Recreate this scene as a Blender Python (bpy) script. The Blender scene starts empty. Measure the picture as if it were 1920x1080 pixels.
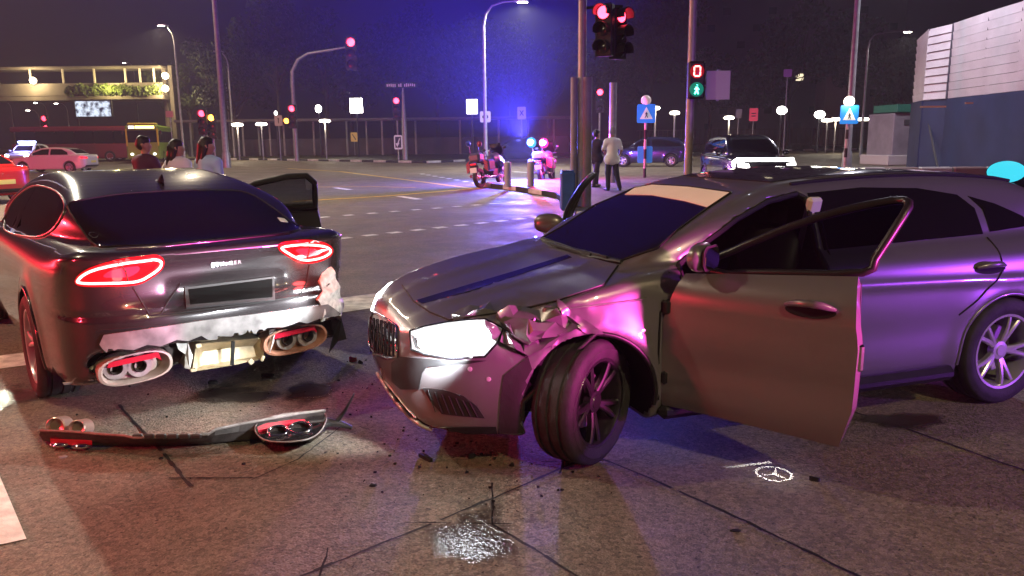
import bpy, bmesh, math, random
import numpy as np
from mathutils import Vector, Matrix, noise as mnoise
from mathutils.bvhtree import BVHTree
from mathutils.geometry import delaunay_2d_cdt

R = math.radians
random.seed(7)
rng = np.random.default_rng(7)
scene = bpy.context.scene
COL = scene.collection

# ---------------------------------------------------------------- camera
CAM_H, CAM_P, CAM_ROLL, CAM_F = 1.6, R(10.64), 0.0105, 1480.0
cam_data = bpy.data.cameras.new('camera')
cam_data.sensor_width = 36.0
cam_data.lens = CAM_F / 1920 * 36
cam_data.clip_end = 2000
cam = bpy.data.objects.new('camera', cam_data)
COL.objects.link(cam)
cam.matrix_world = (Matrix.Translation((0, 0, CAM_H)) @ Matrix.Rotation(math.pi / 2 - CAM_P, 4, 'X')
                    @ Matrix.Rotation(-CAM_ROLL, 4, 'Z'))
scene.camera = cam

# ---------------------------------------------------------------- world, moon, exposure
world = bpy.data.worlds.new('World')
scene.world = world
world.use_nodes = True
wn = world.node_tree
wn.nodes.clear()
w_out = wn.nodes.new('ShaderNodeOutputWorld')
w_bg = wn.nodes.new('ShaderNodeBackground')
w_sky = wn.nodes.new('ShaderNodeTexSky')
w_sky.sky_type = 'NISHITA'
w_sky.sun_disc = False
w_sky.sun_elevation = R(-7.0)
w_sky.sun_rotation = R(160)
w_mix = wn.nodes.new('ShaderNodeMixRGB')
w_mix.blend_type = 'ADD'
w_mix.inputs[0].default_value = 1.0
w_mix.inputs[2].default_value = (0.030, 0.016, 0.040, 1)      # town light thrown back by the night cloud
wn.links.new(w_sky.outputs[0], w_mix.inputs[1])
wn.links.new(w_mix.outputs[0], w_bg.inputs[0])
w_bg.inputs[1].default_value = 0.10
wn.links.new(w_bg.outputs[0], w_out.inputs[0])

sun_d = bpy.data.lights.new('moon', 'SUN')
sun_d.energy = 0.01
sun_d.angle = R(0.5)
sun_d.color = (0.8, 0.85, 1.0)
sun = bpy.data.objects.new('moon', sun_d)
sun.rotation_euler = (R(40), 0, R(160))
COL.objects.link(sun)

scene.view_settings.view_transform = 'Standard'
scene.view_settings.look = 'None'
scene.view_settings.gamma = 1.0
scene.view_settings.exposure = 0.0
scene.view_settings.use_curve_mapping = False
scene.render.engine = 'CYCLES'
cy = scene.cycles
cy.use_denoising = True
cy.max_bounces = 4
cy.diffuse_bounces = 2
cy.glossy_bounces = 3
cy.transmission_bounces = 3
cy.transparent_max_bounces = 8
cy.volume_bounces = 0
cy.sample_clamp_indirect = 4.0
cy.sample_clamp_direct = 0.0
cy.caustics_reflective = False
cy.caustics_refractive = False
cy.use_light_tree = True
cy.use_adaptive_sampling = True
cy.adaptive_threshold = 0.03


def lamp(name, kind, loc, energy, color, size=0.1, parent=None, target=None, spot=None, blend=0.5):
    d = bpy.data.lights.new(name, kind)
    d.energy = energy
    d.color = color
    if kind in ('POINT', 'SPOT'):
        d.shadow_soft_size = size
    if kind == 'SPOT':
        d.spot_size = R(spot or 90)
        d.spot_blend = blend
    o = bpy.data.objects.new(name, d)
    COL.objects.link(o)
    if parent is not None:
        o.parent = parent
    o.location = loc
    if target is not None:
        v = Vector(target) - Vector(loc)
        o.rotation_euler = v.to_track_quat('-Z', 'Y').to_euler()
    return o


# ---------------------------------------------------------------- picture <-> place
_c, _s = math.cos(CAM_P), math.sin(CAM_P)
_C, _S = math.cos(CAM_ROLL), math.sin(CAM_ROLL)


def ray(px, py):
    a0, b0 = px - 960.0, py - 540.0
    a = _C * a0 - _S * b0
    b = _S * a0 + _C * b0
    return Vector((a, CAM_F * _c - b * _s, -CAM_F * _s - b * _c))


def gp(px, py, z=0.0):
    """point of the plane at height z seen at that pixel"""
    d = ray(px, py)
    t = (z - CAM_H) / d.z
    return Vector((d.x * t, d.y * t, z))


def at(px, py, Y):
    """point at that distance ahead seen at that pixel"""
    d = ray(px, py)
    t = Y / d.y
    return Vector((d.x * t, Y, CAM_H + d.z * t))


# ---------------------------------------------------------------- materials
MATS = {}


def mat(name, color=(0.5, 0.5, 0.5), rough=0.5, metal=0.0, emit=None, estr=0.0, coat=0.0, spec=0.5,
        trans=0.0, ior=1.45, alpha=1.0, vary=0.0, vscale=8.0, bump=0.0, bscale=60.0, rvary=0.0):
    if name in MATS:
        return MATS[name]
    m = bpy.data.materials.new(name)
    m.use_nodes = True
    nt = m.node_tree
    b = nt.nodes['Principled BSDF']
    b.inputs['Base Color'].default_value = (*color, 1)
    b.inputs['Roughness'].default_value = rough
    b.inputs['Metallic'].default_value = metal
    b.inputs['Specular IOR Level'].default_value = spec
    b.inputs['Coat Weight'].default_value = coat
    b.inputs['Coat Roughness'].default_value = 0.04
    b.inputs['IOR'].default_value = ior
    b.inputs['Transmission Weight'].default_value = trans
    b.inputs['Alpha'].default_value = alpha
    if emit:
        b.inputs['Emission Color'].default_value = (*emit, 1)
        b.inputs['Emission Strength'].default_value = estr
        m.cycles.emission_sampling = 'NONE'      # lamps carry the light; the glowing faces are only seen and mirrored
    if vary or bump or rvary:
        tc = nt.nodes.new('ShaderNodeTexCoord')
        n = nt.nodes.new('ShaderNodeTexNoise')
        n.inputs['Scale'].default_value = vscale
        n.inputs['Detail'].default_value = 5
        nt.links.new(tc.outputs['Object'], n.inputs['Vector'])
        if vary:
            mr = nt.nodes.new('ShaderNodeMapRange')
            mr.inputs[1].default_value = 0.3
            mr.inputs[2].default_value = 0.7
            mr.inputs[3].default_value = 1 - vary
            mr.inputs[4].default_value = 1 + vary
            nt.links.new(n.outputs['Fac'], mr.inputs[0])
            mx = nt.nodes.new('ShaderNodeMixRGB')
            mx.blend_type = 'MULTIPLY'
            mx.inputs[0].default_value = 1
            mx.inputs[1].default_value = (*color, 1)
            nt.links.new(mr.outputs[0], mx.inputs[2])
            nt.links.new(mx.outputs[0], b.inputs['Base Color'])
        if rvary:
            mr2 = nt.nodes.new('ShaderNodeMapRange')
            mr2.inputs[1].default_value = 0.35
            mr2.inputs[2].default_value = 0.65
            mr2.inputs[3].default_value = max(0.02, rough - rvary)
            mr2.inputs[4].default_value = min(1, rough + rvary)
            nt.links.new(n.outputs['Fac'], mr2.inputs[0])
            nt.links.new(mr2.outputs[0], b.inputs['Roughness'])
        if bump:
            n2 = nt.nodes.new('ShaderNodeTexNoise')
            n2.inputs['Scale'].default_value = bscale
            n2.inputs['Detail'].default_value = 4
            nt.links.new(tc.outputs['Object'], n2.inputs['Vector'])
            bp = nt.nodes.new('ShaderNodeBump')
            bp.inputs['Strength'].default_value = bump
            bp.inputs['Distance'].default_value = 0.01
            nt.links.new(n2.outputs['Fac'], bp.inputs['Height'])
            nt.links.new(bp.outputs[0], b.inputs['Normal'])
    MATS[name] = m
    return m


# ---------------------------------------------------------------- mesh helpers
class MB:
    """collects pieces of geometry; obj() links them as one mesh object"""
    def __init__(self):
        self.v, self.f = [], []

    def add(self, vs, fs):
        o = len(self.v)
        self.v.extend(tuple(p) for p in vs)
        self.f.extend(tuple(i + o for i in f) for f in fs)
        return self

    def box(self, c, s, rot=None, bev=0.0):
        x, y, z = s[0] / 2, s[1] / 2, s[2] / 2
        if bev > 0:
            e = min(bev, x * .9, y * .9, z * .9)
            vs = []
            for sx in (-1, 1):
                for sy in (-1, 1):
                    for sz in (-1, 1):
                        vs += [(sx * x, sy * (y - e), sz * (z - e)), (sx * (x - e), sy * y, sz * (z - e)),
                               (sx * (x - e), sy * (y - e), sz * z)]
            def ix(sx, sy, sz, k):
                return ((sx > 0) * 4 + (sy > 0) * 2 + (sz > 0)) * 3 + k
            fs = []
            for s1 in (-1, 1):
                fs.append([ix(s1, a, b, 0) for a, b in ((-1, -1), (1, -1), (1, 1), (-1, 1))][::s1])
                fs.append([ix(a, s1, b, 1) for a, b in ((-1, -1), (-1, 1), (1, 1), (1, -1))][::s1])
                fs.append([ix(a, b, s1, 2) for a, b in ((-1, -1), (1, -1), (1, 1), (-1, 1))][::s1])
                for s2 in (-1, 1):
                    p = s1 * s2
                    fs.append([ix(s1, s2, -1, 0), ix(s1, s2, -1, 1), ix(s1, s2, 1, 1), ix(s1, s2, 1, 0)][::p])
                    fs.append([ix(s1, -1, s2, 0), ix(s1, 1, s2, 0), ix(s1, 1, s2, 2), ix(s1, -1, s2, 2)][::p])
                    fs.append([ix(-1, s1, s2, 1), ix(-1, s1, s2, 2), ix(1, s1, s2, 2), ix(1, s1, s2, 1)][::p])
                    for s3 in (-1, 1):
                        fs.append([ix(s1, s2, s3, 0), ix(s1, s2, s3, 1), ix(s1, s2, s3, 2)][::p * s3])
        else:
            vs = [(-x, -y, -z), (x, -y, -z), (x, y, -z), (-x, y, -z), (-x, -y, z), (x, -y, z), (x, y, z), (-x, y, z)]
            fs = [(0, 3, 2, 1), (4, 5, 6, 7), (0, 1, 5, 4), (1, 2, 6, 5), (2, 3, 7, 6), (3, 0, 4, 7)]
        vs = [Vector(p) for p in vs]
        if rot is not None:
            vs = [rot @ p for p in vs]
        c = Vector(c)
        return self.add([p + c for p in vs], fs)

    def tube(self, pts, r, n=10, caps=True, closed=False):
        pts = [Vector(p) for p in pts]
        m = len(pts)
        rs = r if isinstance(r, (list, tuple)) else [r] * m
        base = len(self.v)
        prev = None
        for i, p in enumerate(pts):
            if closed:
                t = pts[(i + 1) % m] - pts[i - 1]
            else:
                t = pts[min(i + 1, m - 1)] - pts[max(i - 1, 0)]
            t = t.normalized() if t.length > 1e-9 else Vector((0, 0, 1))
            if prev is None:
                u = t.orthogonal().normalized()
            else:
                u = (prev - t * prev.dot(t))
                u = u.normalized() if u.length > 1e-6 else t.orthogonal().normalized()
            prev = u
            w = t.cross(u)
            for k in range(n):
                a = 2 * math.pi * k / n
                self.v.append(tuple(p + (u * math.cos(a) + w * math.sin(a)) * rs[i]))
        for i in range(m if closed else m - 1):
            j = (i + 1) % m
            for k in range(n):
                l = (k + 1) % n
                self.f.append((base + i * n + k, base + i * n + l, base + j * n + l, base + j * n + k))
        if caps and not closed:
            self.f.append(tuple(base + k for k in reversed(range(n))))
            self.f.append(tuple(base + (m - 1) * n + k for k in range(n)))
        return self

    def cyl(self, a, b, r, r2=None, n=16, caps=True):
        return self.tube([a, b], [r, r if r2 is None else r2], n, caps)

    def lathe(self, prof, n=32, M=None, closed=False):
        """profile of (radius, height) turned about local z"""
        base = len(self.v)
        m = len(prof)
        for (r, h) in prof:
            for k in range(n):
                a = 2 * math.pi * k / n
                p = Vector((r * math.cos(a), r * math.sin(a), h))
                self.v.append(tuple(M @ p if M is not None else p))
        for i in range(m if closed else m - 1):
            j = (i + 1) % m
            for k in range(n):
                l = (k + 1) % n
                self.f.append((base + i * n + k, base + i * n + l, base + j * n + l, base + j * n + k))
        return self

    def prism(self, poly, h0, h1, M=None):
        """2-D polygon (x, y) raised from h0 to h1 along local z"""
        n = len(poly)
        vs = [Vector((p[0], p[1], h0)) for p in poly] + [Vector((p[0], p[1], h1)) for p in poly]
        if M is not None:
            vs = [M @ p for p in vs]
        fs = [tuple(reversed(range(n))), tuple(range(n, 2 * n))]
        fs += [(i, (i + 1) % n, n + (i + 1) % n, n + i) for i in range(n)]
        return self.add(vs, fs)

    def ball(self, c, r, n=12, m=8, s=(1, 1, 1)):
        c = Vector(c)
        prof = [(math.sin(math.pi * i / m) * r, -math.cos(math.pi * i / m) * r) for i in range(m + 1)]
        prof[0] = (1e-4, -r)
        prof[-1] = (1e-4, r)
        return self.lathe(prof, n, Matrix.Translation(c) @ Matrix.Diagonal((*s, 1)))

    def quad(self, a, b, c, d):
        return self.add([a, b, c, d], [(0, 1, 2, 3)])


def obj(name, mb, material, parent=None, smooth=None, kind=None):
    me = bpy.data.meshes.new(name)
    if isinstance(mb, MB):
        me.from_pydata(mb.v, [], mb.f)
    else:
        me.from_pydata(mb[0], [], mb[1])
    me.validate()
    bm = bmesh.new()
    bm.from_mesh(me)
    bmesh.ops.recalc_face_normals(bm, faces=bm.faces)
    if smooth is not None:
        for f in bm.faces:
            f.smooth = True
        if smooth < 179:
            lim = R(smooth)
            for e in bm.edges:
                if len(e.link_faces) != 2 or e.calc_face_angle(0) > lim:
                    e.smooth = False
    bm.to_mesh(me)
    bm.free()
    me.materials.append(material)
    o = bpy.data.objects.new(name, me)
    COL.objects.link(o)
    if parent is not None:
        o.parent = parent
    if kind:
        o['kind'] = kind
    return o


def tag(o, label, cat, group=None):
    o['label'] = label
    o['category'] = cat
    if group:
        o['group'] = group
    return o


def thing(name, label, cat, loc=(0, 0, 0), rz=0.0, group=None):
    o = bpy.data.objects.new(name, None)
    COL.objects.link(o)
    o.location = loc
    o.rotation_euler = (0, 0, rz)
    return tag(o, label, cat, group)


def copy_tree(o, parent=None):
    c = o.copy()
    COL.objects.link(c)
    c.parent = parent
    for ch in list(o.children):
        copy_tree(ch, c)
    return c


def spline(pts, n=8, closed=True):
    """Catmull-Rom through the points"""
    P = [np.array(p, float) for p in pts]
    m = len(P)
    out = []
    for i in range(m if closed else m - 1):
        if closed:
            p0, p1, p2, p3 = P[i - 1], P[i], P[(i + 1) % m], P[(i + 2) % m]
        else:
            p0, p1, p2, p3 = P[max(i - 1, 0)], P[i], P[i + 1], P[min(i + 2, m - 1)]
        for k in range(n):
            t = k / n
            out.append(0.5 * (2 * p1 + (p2 - p0) * t + (2 * p0 - 5 * p1 + 4 * p2 - p3) * t * t
                              + (3 * p1 - p0 - 3 * p2 + p3) * t ** 3))
    if not closed:
        out.append(P[-1])
    return [tuple(float(q) for q in p) for p in out]


def rrect(w, h, r, n=5):
    out = []
    for cx, cy2, a0 in ((w / 2 - r, h / 2 - r, 0), (-w / 2 + r, h / 2 - r, 90), (-w / 2 + r, -h / 2 + r, 180), (w / 2 - r, -h / 2 + r, 270)):
        for k in range(n + 1):
            a = R(a0 + 90 * k / n)
            out.append((cx + r * math.cos(a), cy2 + r * math.sin(a)))
    return out


# ---------------------------------------------------------------- implicit bodies
class SDF2:
    """signed distance to a closed polygon, tabulated on a grid"""
    def __init__(self, poly, lo, hi, h=0.02):
        poly = np.array(poly, float)
        self.lo, self.h = np.array(lo, float), h
        nx = int((hi[0] - lo[0]) / h) + 2
        ny = int((hi[1] - lo[1]) / h) + 2
        X, Y = np.meshgrid(lo[0] + np.arange(nx) * h, lo[1] + np.arange(ny) * h, indexing='ij')
        d2 = np.full(X.shape, 1e9)
        ins = np.zeros(X.shape, bool)
        n = len(poly)
        for i in range(n):
            a, b = poly[i], poly[(i + 1) % n]
            e = b - a
            L = e @ e + 1e-12
            t = np.clip(((X - a[0]) * e[0] + (Y - a[1]) * e[1]) / L, 0, 1)
            d2 = np.minimum(d2, (X - a[0] - t * e[0]) ** 2 + (Y - a[1] - t * e[1]) ** 2)
            if a[1] != b[1]:
                c = ((a[1] > Y) != (b[1] > Y)) & (X < (b[0] - a[0]) * (Y - a[1]) / (b[1] - a[1]) + a[0])
                ins ^= c
        self.g = np.where(ins, -1, 1) * np.sqrt(d2)

    def __call__(self, x, y):
        u = np.clip((x - self.lo[0]) / self.h, 0, self.g.shape[0] - 1.001)
        v = np.clip((y - self.lo[1]) / self.h, 0, self.g.shape[1] - 1.001)
        i, j = u.astype(int), v.astype(int)
        a, b = u - i, v - j
        g = self.g
        return (g[i, j] * (1 - a) * (1 - b) + g[i + 1, j] * a * (1 - b) + g[i, j + 1] * (1 - a) * b + g[i + 1, j + 1] * a * b)


def smax(a, b, k):
    h = np.clip(0.5 + 0.5 * (a - b) / k, 0, 1)
    return b * (1 - h) + a * h + k * h * (1 - h)


def smin(a, b, k):
    return -smax(-a, -b, k)


def surface(f, lo, hi, h, newton=3):
    """naive surface nets of f = 0, pulled onto the surface"""
    lo = np.array(lo, float)
    n = [int((hi[i] - lo[i]) / h) + 2 for i in range(3)]
    ax = [lo[i] + np.arange(n[i]) * h for i in range(3)]
    F = np.empty(n, np.float64)
    Yg, Zg = np.meshgrid(ax[1], ax[2], indexing='ij')
    for i in range(n[0]):
        F[i] = f(np.full_like(Yg, ax[0][i]), Yg, Zg)
    s = F < 0
    cs = [F[a:n[0] - 1 + a, b:n[1] - 1 + b, c:n[2] - 1 + c] for a in (0, 1) for b in (0, 1) for c in (0, 1)]
    cnt = sum((q < 0).astype(int) for q in cs)
    act = (cnt > 0) & (cnt < 8)
    I = np.argwhere(act)
    idx = -np.ones(act.shape, int)
    idx[act] = np.arange(len(I))
    acc = np.zeros((len(I), 3))
    num = np.zeros(len(I))
    cv = np.stack([q[act] for q in cs], 1)
    co = np.array([(a, b, c) for a in (0, 1) for b in (0, 1) for c in (0, 1)], float)
    for p in range(8):
        for q in range(p + 1, 8):
            if np.abs(co[p] - co[q]).sum() == 1:
                m = (cv[:, p] < 0) != (cv[:, q] < 0)
                t = np.where(m, cv[:, p] / np.where(m, cv[:, p] - cv[:, q], 1), 0)
                acc[m] += (co[p] + t[:, None] * (co[q] - co[p]))[m]
                num[m] += 1
    V = lo + (I + acc / num[:, None]) * h
    faces = []
    for axis in range(3):
        sl0 = [slice(None)] * 3
        sl1 = [slice(None)] * 3
        sl0[axis] = slice(0, n[axis] - 1)
        sl1[axis] = slice(1, n[axis])
        ch = s[tuple(sl0)] != s[tuple(sl1)]
        E = np.argwhere(ch)
        b, c = [(1, 2), (2, 0), (0, 1)][axis]
        ok = (E[:, b] > 0) & (E[:, c] > 0) & (E[:, b] < n[b] - 1) & (E[:, c] < n[c] - 1)
        E = E[ok]
        def g(db, dc):
            Q = E.copy()
            Q[:, b] -= db
            Q[:, c] -= dc
            return idx[Q[:, 0], Q[:, 1], Q[:, 2]]
        q = np.stack([g(0, 0), g(1, 0), g(1, 1), g(0, 1)], 1)
        flip = ~s[tuple(E.T)]
        q[flip] = q[flip][:, ::-1]
        faces.append(q)
    Fq = np.concatenate(faces)
    Fq = Fq[(Fq >= 0).all(1)]
    e = h * 0.2

    def pull(V):
        x, y, z = V.T
        v = f(x, y, z)
        g = np.stack([f(x + e, y, z) - f(x - e, y, z), f(x, y + e, z) - f(x, y - e, z), f(x, y, z + e) - f(x, y, z - e)], 1) / (2 * e)
        g2 = (g * g).sum(1) + 1e-6
        st = np.clip(v / g2, -h, h)[:, None] * g
        return V - np.clip(st, -h * .7, h * .7)
    for it in range(newton):
        V = pull(V)
        if it < newton - 1:      # even out
            A = np.zeros_like(V)
            N = np.zeros(len(V))
            for a, b in ((0, 1), (1, 2), (2, 3), (3, 0)):
                np.add.at(A, Fq[:, a], V[Fq[:, b]])
                np.add.at(A, Fq[:, b], V[Fq[:, a]])
                np.add.at(N, Fq[:, a], 1)
                np.add.at(N, Fq[:, b], 1)
            V = V * .5 + .5 * A / np.maximum(N, 1)[:, None]
    return [tuple(p) for p in V.tolist()], [tuple(q) for q in Fq.tolist()]


def tab(xs, ys):
    """smooth 1-D table"""
    P = spline(list(zip(xs, ys)), 10, closed=False)
    a = np.array([p[0] for p in P])
    b = np.array([p[1] for p in P])
    return lambda t: np.interp(t, a, b)


# ================================================================ ground
def ground_material(name, cols, wet=0.5, scale=1.0):
    m = bpy.data.materials.new(name)
    m.use_nodes = True
    nt = m.node_tree
    L = nt.links.new
    b = nt.nodes['Principled BSDF']
    tc = nt.nodes.new('ShaderNodeTexCoord')

    def noise(sc, det=6, rough=.55, dist=0.0):
        n = nt.nodes.new('ShaderNodeTexNoise')
        n.inputs['Scale'].default_value = sc
        n.inputs['Detail'].default_value = det
        n.inputs['Roughness'].default_value = rough
        n.inputs['Distortion'].default_value = dist
        L(tc.outputs['Object'], n.inputs['Vector'])
        return n.outputs['Fac']

    def rng_(v, a, b_, c, d):
        r = nt.nodes.new('ShaderNodeMapRange')
        r.inputs[1].default_value, r.inputs[2].default_value = a, b_
        r.inputs[3].default_value, r.inputs[4].default_value = c, d
        L(v, r.inputs[0])
        return r.outputs[0]

    def mix(f, c1, c2, mode='MIX'):
        x = nt.nodes.new('ShaderNodeMixRGB')
        x.blend_type = mode
        for i, q in ((0, f), (1, c1), (2, c2)):
            if isinstance(q, (int, float)):
                x.inputs[i].default_value = q
            elif isinstance(q, tuple):
                x.inputs[i].default_value = (*q, 1)
            else:
                L(q, x.inputs[i])
        return x.outputs[0]
    big = noise(.55 * scale, 5, .6, .4)
    mid = noise(2.3 * scale, 6, .65, .6)
    fine = noise(120, 3, .7)
    vor = nt.nodes.new('ShaderNodeTexVoronoi')
    vor.inputs['Scale'].default_value = 75
    L(tc.outputs['Object'], vor.inputs['Vector'])
    c = mix(rng_(big, .38, .62, 0, 1), cols[0], cols[1])
    c = mix(rng_(mid, .45, .70, 0, .75), c, cols[2])
    c = mix(rng_(fine, .35, .65, .0, .55), c, (0.02, 0.018, 0.015))
    sp = nt.nodes.new('ShaderNodeTexNoise')
    sp.inputs['Scale'].default_value = 38
    sp.inputs['Detail'].default_value = 2
    L(tc.outputs['Object'], sp.inputs['Vector'])
    c = mix(rng_(sp.outputs['Fac'], .66, .70, 0, .8), c, (0.016, 0.014, 0.012))
    st_ = nt.nodes.new('ShaderNodeTexVoronoi')
    st_.inputs['Scale'].default_value = 55
    L(tc.outputs['Object'], st_.inputs['Vector'])
    sv = nt.nodes.new('ShaderNodeSeparateXYZ')
    L(st_.outputs['Color'], sv.inputs[0])
    c = mix(.55, c, mix(1.0, c, rng_(sv.outputs[0], 0, 1, .35, 1.6), 'MULTIPLY'))
    L(c, b.inputs['Base Color'])
    r = rng_(noise(.8, 5, .6, .8), .40, .60, .42 + .20 * (1 - wet), .72)
    r2 = nt.nodes.new('ShaderNodeMath')
    r2.operation = 'ADD'
    L(r, r2.inputs[0])
    L(rng_(fine, .3, .7, -.06, .10), r2.inputs[1])
    L(r2.outputs[0], b.inputs['Roughness'])
    b.inputs['Specular IOR Level'].default_value = .35
    bp = nt.nodes.new('ShaderNodeBump')
    bp.inputs['Strength'].default_value = .9
    bp.inputs['Distance'].default_value = .006
    h = nt.nodes.new('ShaderNodeMath')
    h.operation = 'ADD'
    L(vor.outputs['Distance'], h.inputs[0])
    L(fine, h.inputs[1])
    L(h.outputs[0], bp.inputs['Height'])
    L(bp.outputs[0], b.inputs['Normal'])
    MATS[name] = m
    return m


ROAD = ground_material('worn_road', ((.25, .205, .145), (.19, .162, .125), (.30, .245, .17)), .6)
g = MB().quad((-250, -25, 0), (250, -25, 0), (250, 420, 0), (-250, 420, 0))
road = obj('road', g, ROAD, kind='structure')
WHITE_LINE = mat('road_white', (.80, .78, .72), .55, vary=.35, vscale=9, bump=.4, bscale=90)
YELLOW_LINE = mat('road_yellow', (.70, .45, .07), .55, vary=.35, vscale=9)
TAR = mat('joint_tar', (.012, .011, .010), .6)


def strip(mb, a, b, w, z=.004):
    a, b = Vector((a[0], a[1], z)), Vector((b[0], b[1], z))
    t = (b - a).normalized()
    n = Vector((-t.y, t.x, 0)) * w / 2
    mb.quad(a - n, b - n, b + n, a + n)


def marking(name, px, material, w, z=.004, parent=None):
    mb = MB()
    P = [gp(*p) for p in px]
    if material is TAR or w < .02:      # worn by hand and time: uneven edge and course
        Q = []
        rj = random.Random(int(px[0][0] * 3 + px[0][1]))
        for i in range(len(P) - 1):
            m = max(2, int((P[i + 1] - P[i]).length / .06))
            for k in range(m):
                Q.append(P[i].lerp(P[i + 1], k / m) + Vector((rj.uniform(-1, 1), rj.uniform(-1, 1), 0)) * .004)
        Q.append(P[-1])
        for i in range(len(Q) - 1):
            if rj.random() > .04:
                strip(mb, Q[i], Q[i + 1] + (Q[i + 1] - Q[i]) * .15, w * rj.uniform(.55, 1.25), z + (i % 2) * .0004)
    else:
        for i in range(len(P) - 1):
            strip(mb, P[i], P[i + 1], w, z)
    o = obj(name, mb, material, parent)
    if parent is None:
        o['kind'] = 'structure'
    return o


def ground_poly(name, px, material, z=.004, parent=None):
    o = obj(name, MB().add([tuple(gp(*p).xy) + (z,) for p in px], [tuple(range(len(px)))]), material, parent)
    if parent is None:
        o['kind'] = 'structure'
    return o


# dashed crossing guides, each dash a piece of the marking
def dashes(p0, p1, n, duty, w, material, z=.004):
    e = bpy.data.objects.new('lane_marking', None)
    COL.objects.link(e)
    e['kind'] = 'structure'
    a, b = gp(*p0), gp(*p1)
    for i in range(n):
        s0, s1 = i / n, (i + duty) / n
        mb = MB()
        strip(mb, a.lerp(b, s0), a.lerp(b, s1), w, z)
        obj('dash', mb, material, e)
    return e


dashes((548, 412), (1075, 370), 14, .40, .20, WHITE_LINE)
dashes((632, 448), (1090, 398), 12, .50, .20, WHITE_LINE)
dashes((790, 326), (905, 346), 8, .4, .22, WHITE_LINE)
marking('box_marking', [(548, 378), (720, 368), (900, 353)], YELLOW_LINE, .22)
marking('box_marking', [(540, 316), (640, 322), (760, 337), (890, 354)], YELLOW_LINE, .22)
marking('box_marking', [(560, 351), (700, 350), (780, 352)], YELLOW_LINE, .14)
marking('lane_arrow', [(628, 352), (656, 356)], WHITE_LINE, .25)
marking('lane_arrow', [(748, 368), (786, 374)], WHITE_LINE, .25)
marking('stop_line', [(1000, 309), (1060, 308)], WHITE_LINE, .3)
marking('stop_line', [(962, 322), (1000, 324)], WHITE_LINE, .3)
ground_poly('stop_line', [(560, 572), (660, 556), (900, 527), (930, 540), (700, 578), (560, 598)], WHITE_LINE)
ground_poly('stop_line', [(-60, 675), (60, 660), (60, 684), (-60, 700)], WHITE_LINE)
ground_poly('lane_marking', [(-80, 870), (-4, 885), (50, 1012), (-80, 1040)], WHITE_LINE, .0045)
for pts, w in (([(560, 1084), (760, 1003), (925, 935), (1055, 878), (1125, 848)], .016), ([(1085, 845), (1200, 890), (1400, 980), (1620, 1086)], .016),
               ([(925, 985), (1000, 1030), (1085, 1084)], .014), ([(222, 760), (290, 832), (358, 912)], .020), ([(1560, 760), (1700, 805), (1940, 890)], .014)):
    marking('road_joint', pts, TAR, w)
for pts, w in (([(923, 906), (923, 984)], .012), ([(758, 982), (955, 984)], .008), ([(617, 1028), (600, 1080)], .008), ([(1061, 848), (1050, 888)], .016),
               ([(1015, 868), (1185, 864)], .006), ([(318, 898), (472, 897)], .010), ([(470, 902), (560, 862), (640, 800)], .008), ([(600, 782), (690, 806)], .006)):
    marking('paint_mark', pts, mat('black_spray', (.014, .013, .012), .8), w, .0055)
# wet patches and oily stains with a shape of their own
def wet_material(name, col, rough, strength, dist):
    m = bpy.data.materials.new(name)
    m.use_nodes = True
    nt = m.node_tree
    b = nt.nodes['Principled BSDF']
    b.inputs['Base Color'].default_value = (*col, 1)
    b.inputs['Roughness'].default_value = rough
    b.inputs['Specular IOR Level'].default_value = 1.0
    tc = nt.nodes.new('ShaderNodeTexCoord')
    n = nt.nodes.new('ShaderNodeTexNoise')
    n.inputs['Scale'].default_value = 75
    n.inputs['Detail'].default_value = 3
    nt.links.new(tc.outputs['Object'], n.inputs['Vector'])
    bp = nt.nodes.new('ShaderNodeBump')
    bp.inputs['Strength'].default_value = strength
    bp.inputs['Distance'].default_value = dist
    nt.links.new(n.outputs['Fac'], bp.inputs['Height'])
    nt.links.new(bp.outputs[0], b.inputs['Normal'])
    # ragged see-through rim
    n2 = nt.nodes.new('ShaderNodeTexNoise')
    n2.inputs['Scale'].default_value = 3.2
    n2.inputs['Detail'].default_value = 6
    nt.links.new(tc.outputs['Object'], n2.inputs['Vector'])
    at_ = nt.nodes.new('ShaderNodeAttribute')
    at_.attribute_name = 'rim'
    ad = nt.nodes.new('ShaderNodeMath')
    ad.operation = 'ADD'
    nt.links.new(n2.outputs['Fac'], ad.inputs[0])
    nt.links.new(at_.outputs['Fac'], ad.inputs[1])
    mr = nt.nodes.new('ShaderNodeMapRange')
    mr.inputs[1].default_value, mr.inputs[2].default_value = .62, .95
    mr.inputs[3].default_value, mr.inputs[4].default_value = 0, .85
    nt.links.new(ad.outputs[0], mr.inputs[0])
    nt.links.new(mr.outputs[0], b.inputs['Alpha'])
    return m


WET = wet_material('wet_film', (.045, .038, .028), .10, .40, .010)
OIL = wet_material('oil_stain', (.020, .014, .012), .32, .3, .006)
PALE = wet_material('pale_scuff', (.26, .22, .16), .6, .4, .006)


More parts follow.
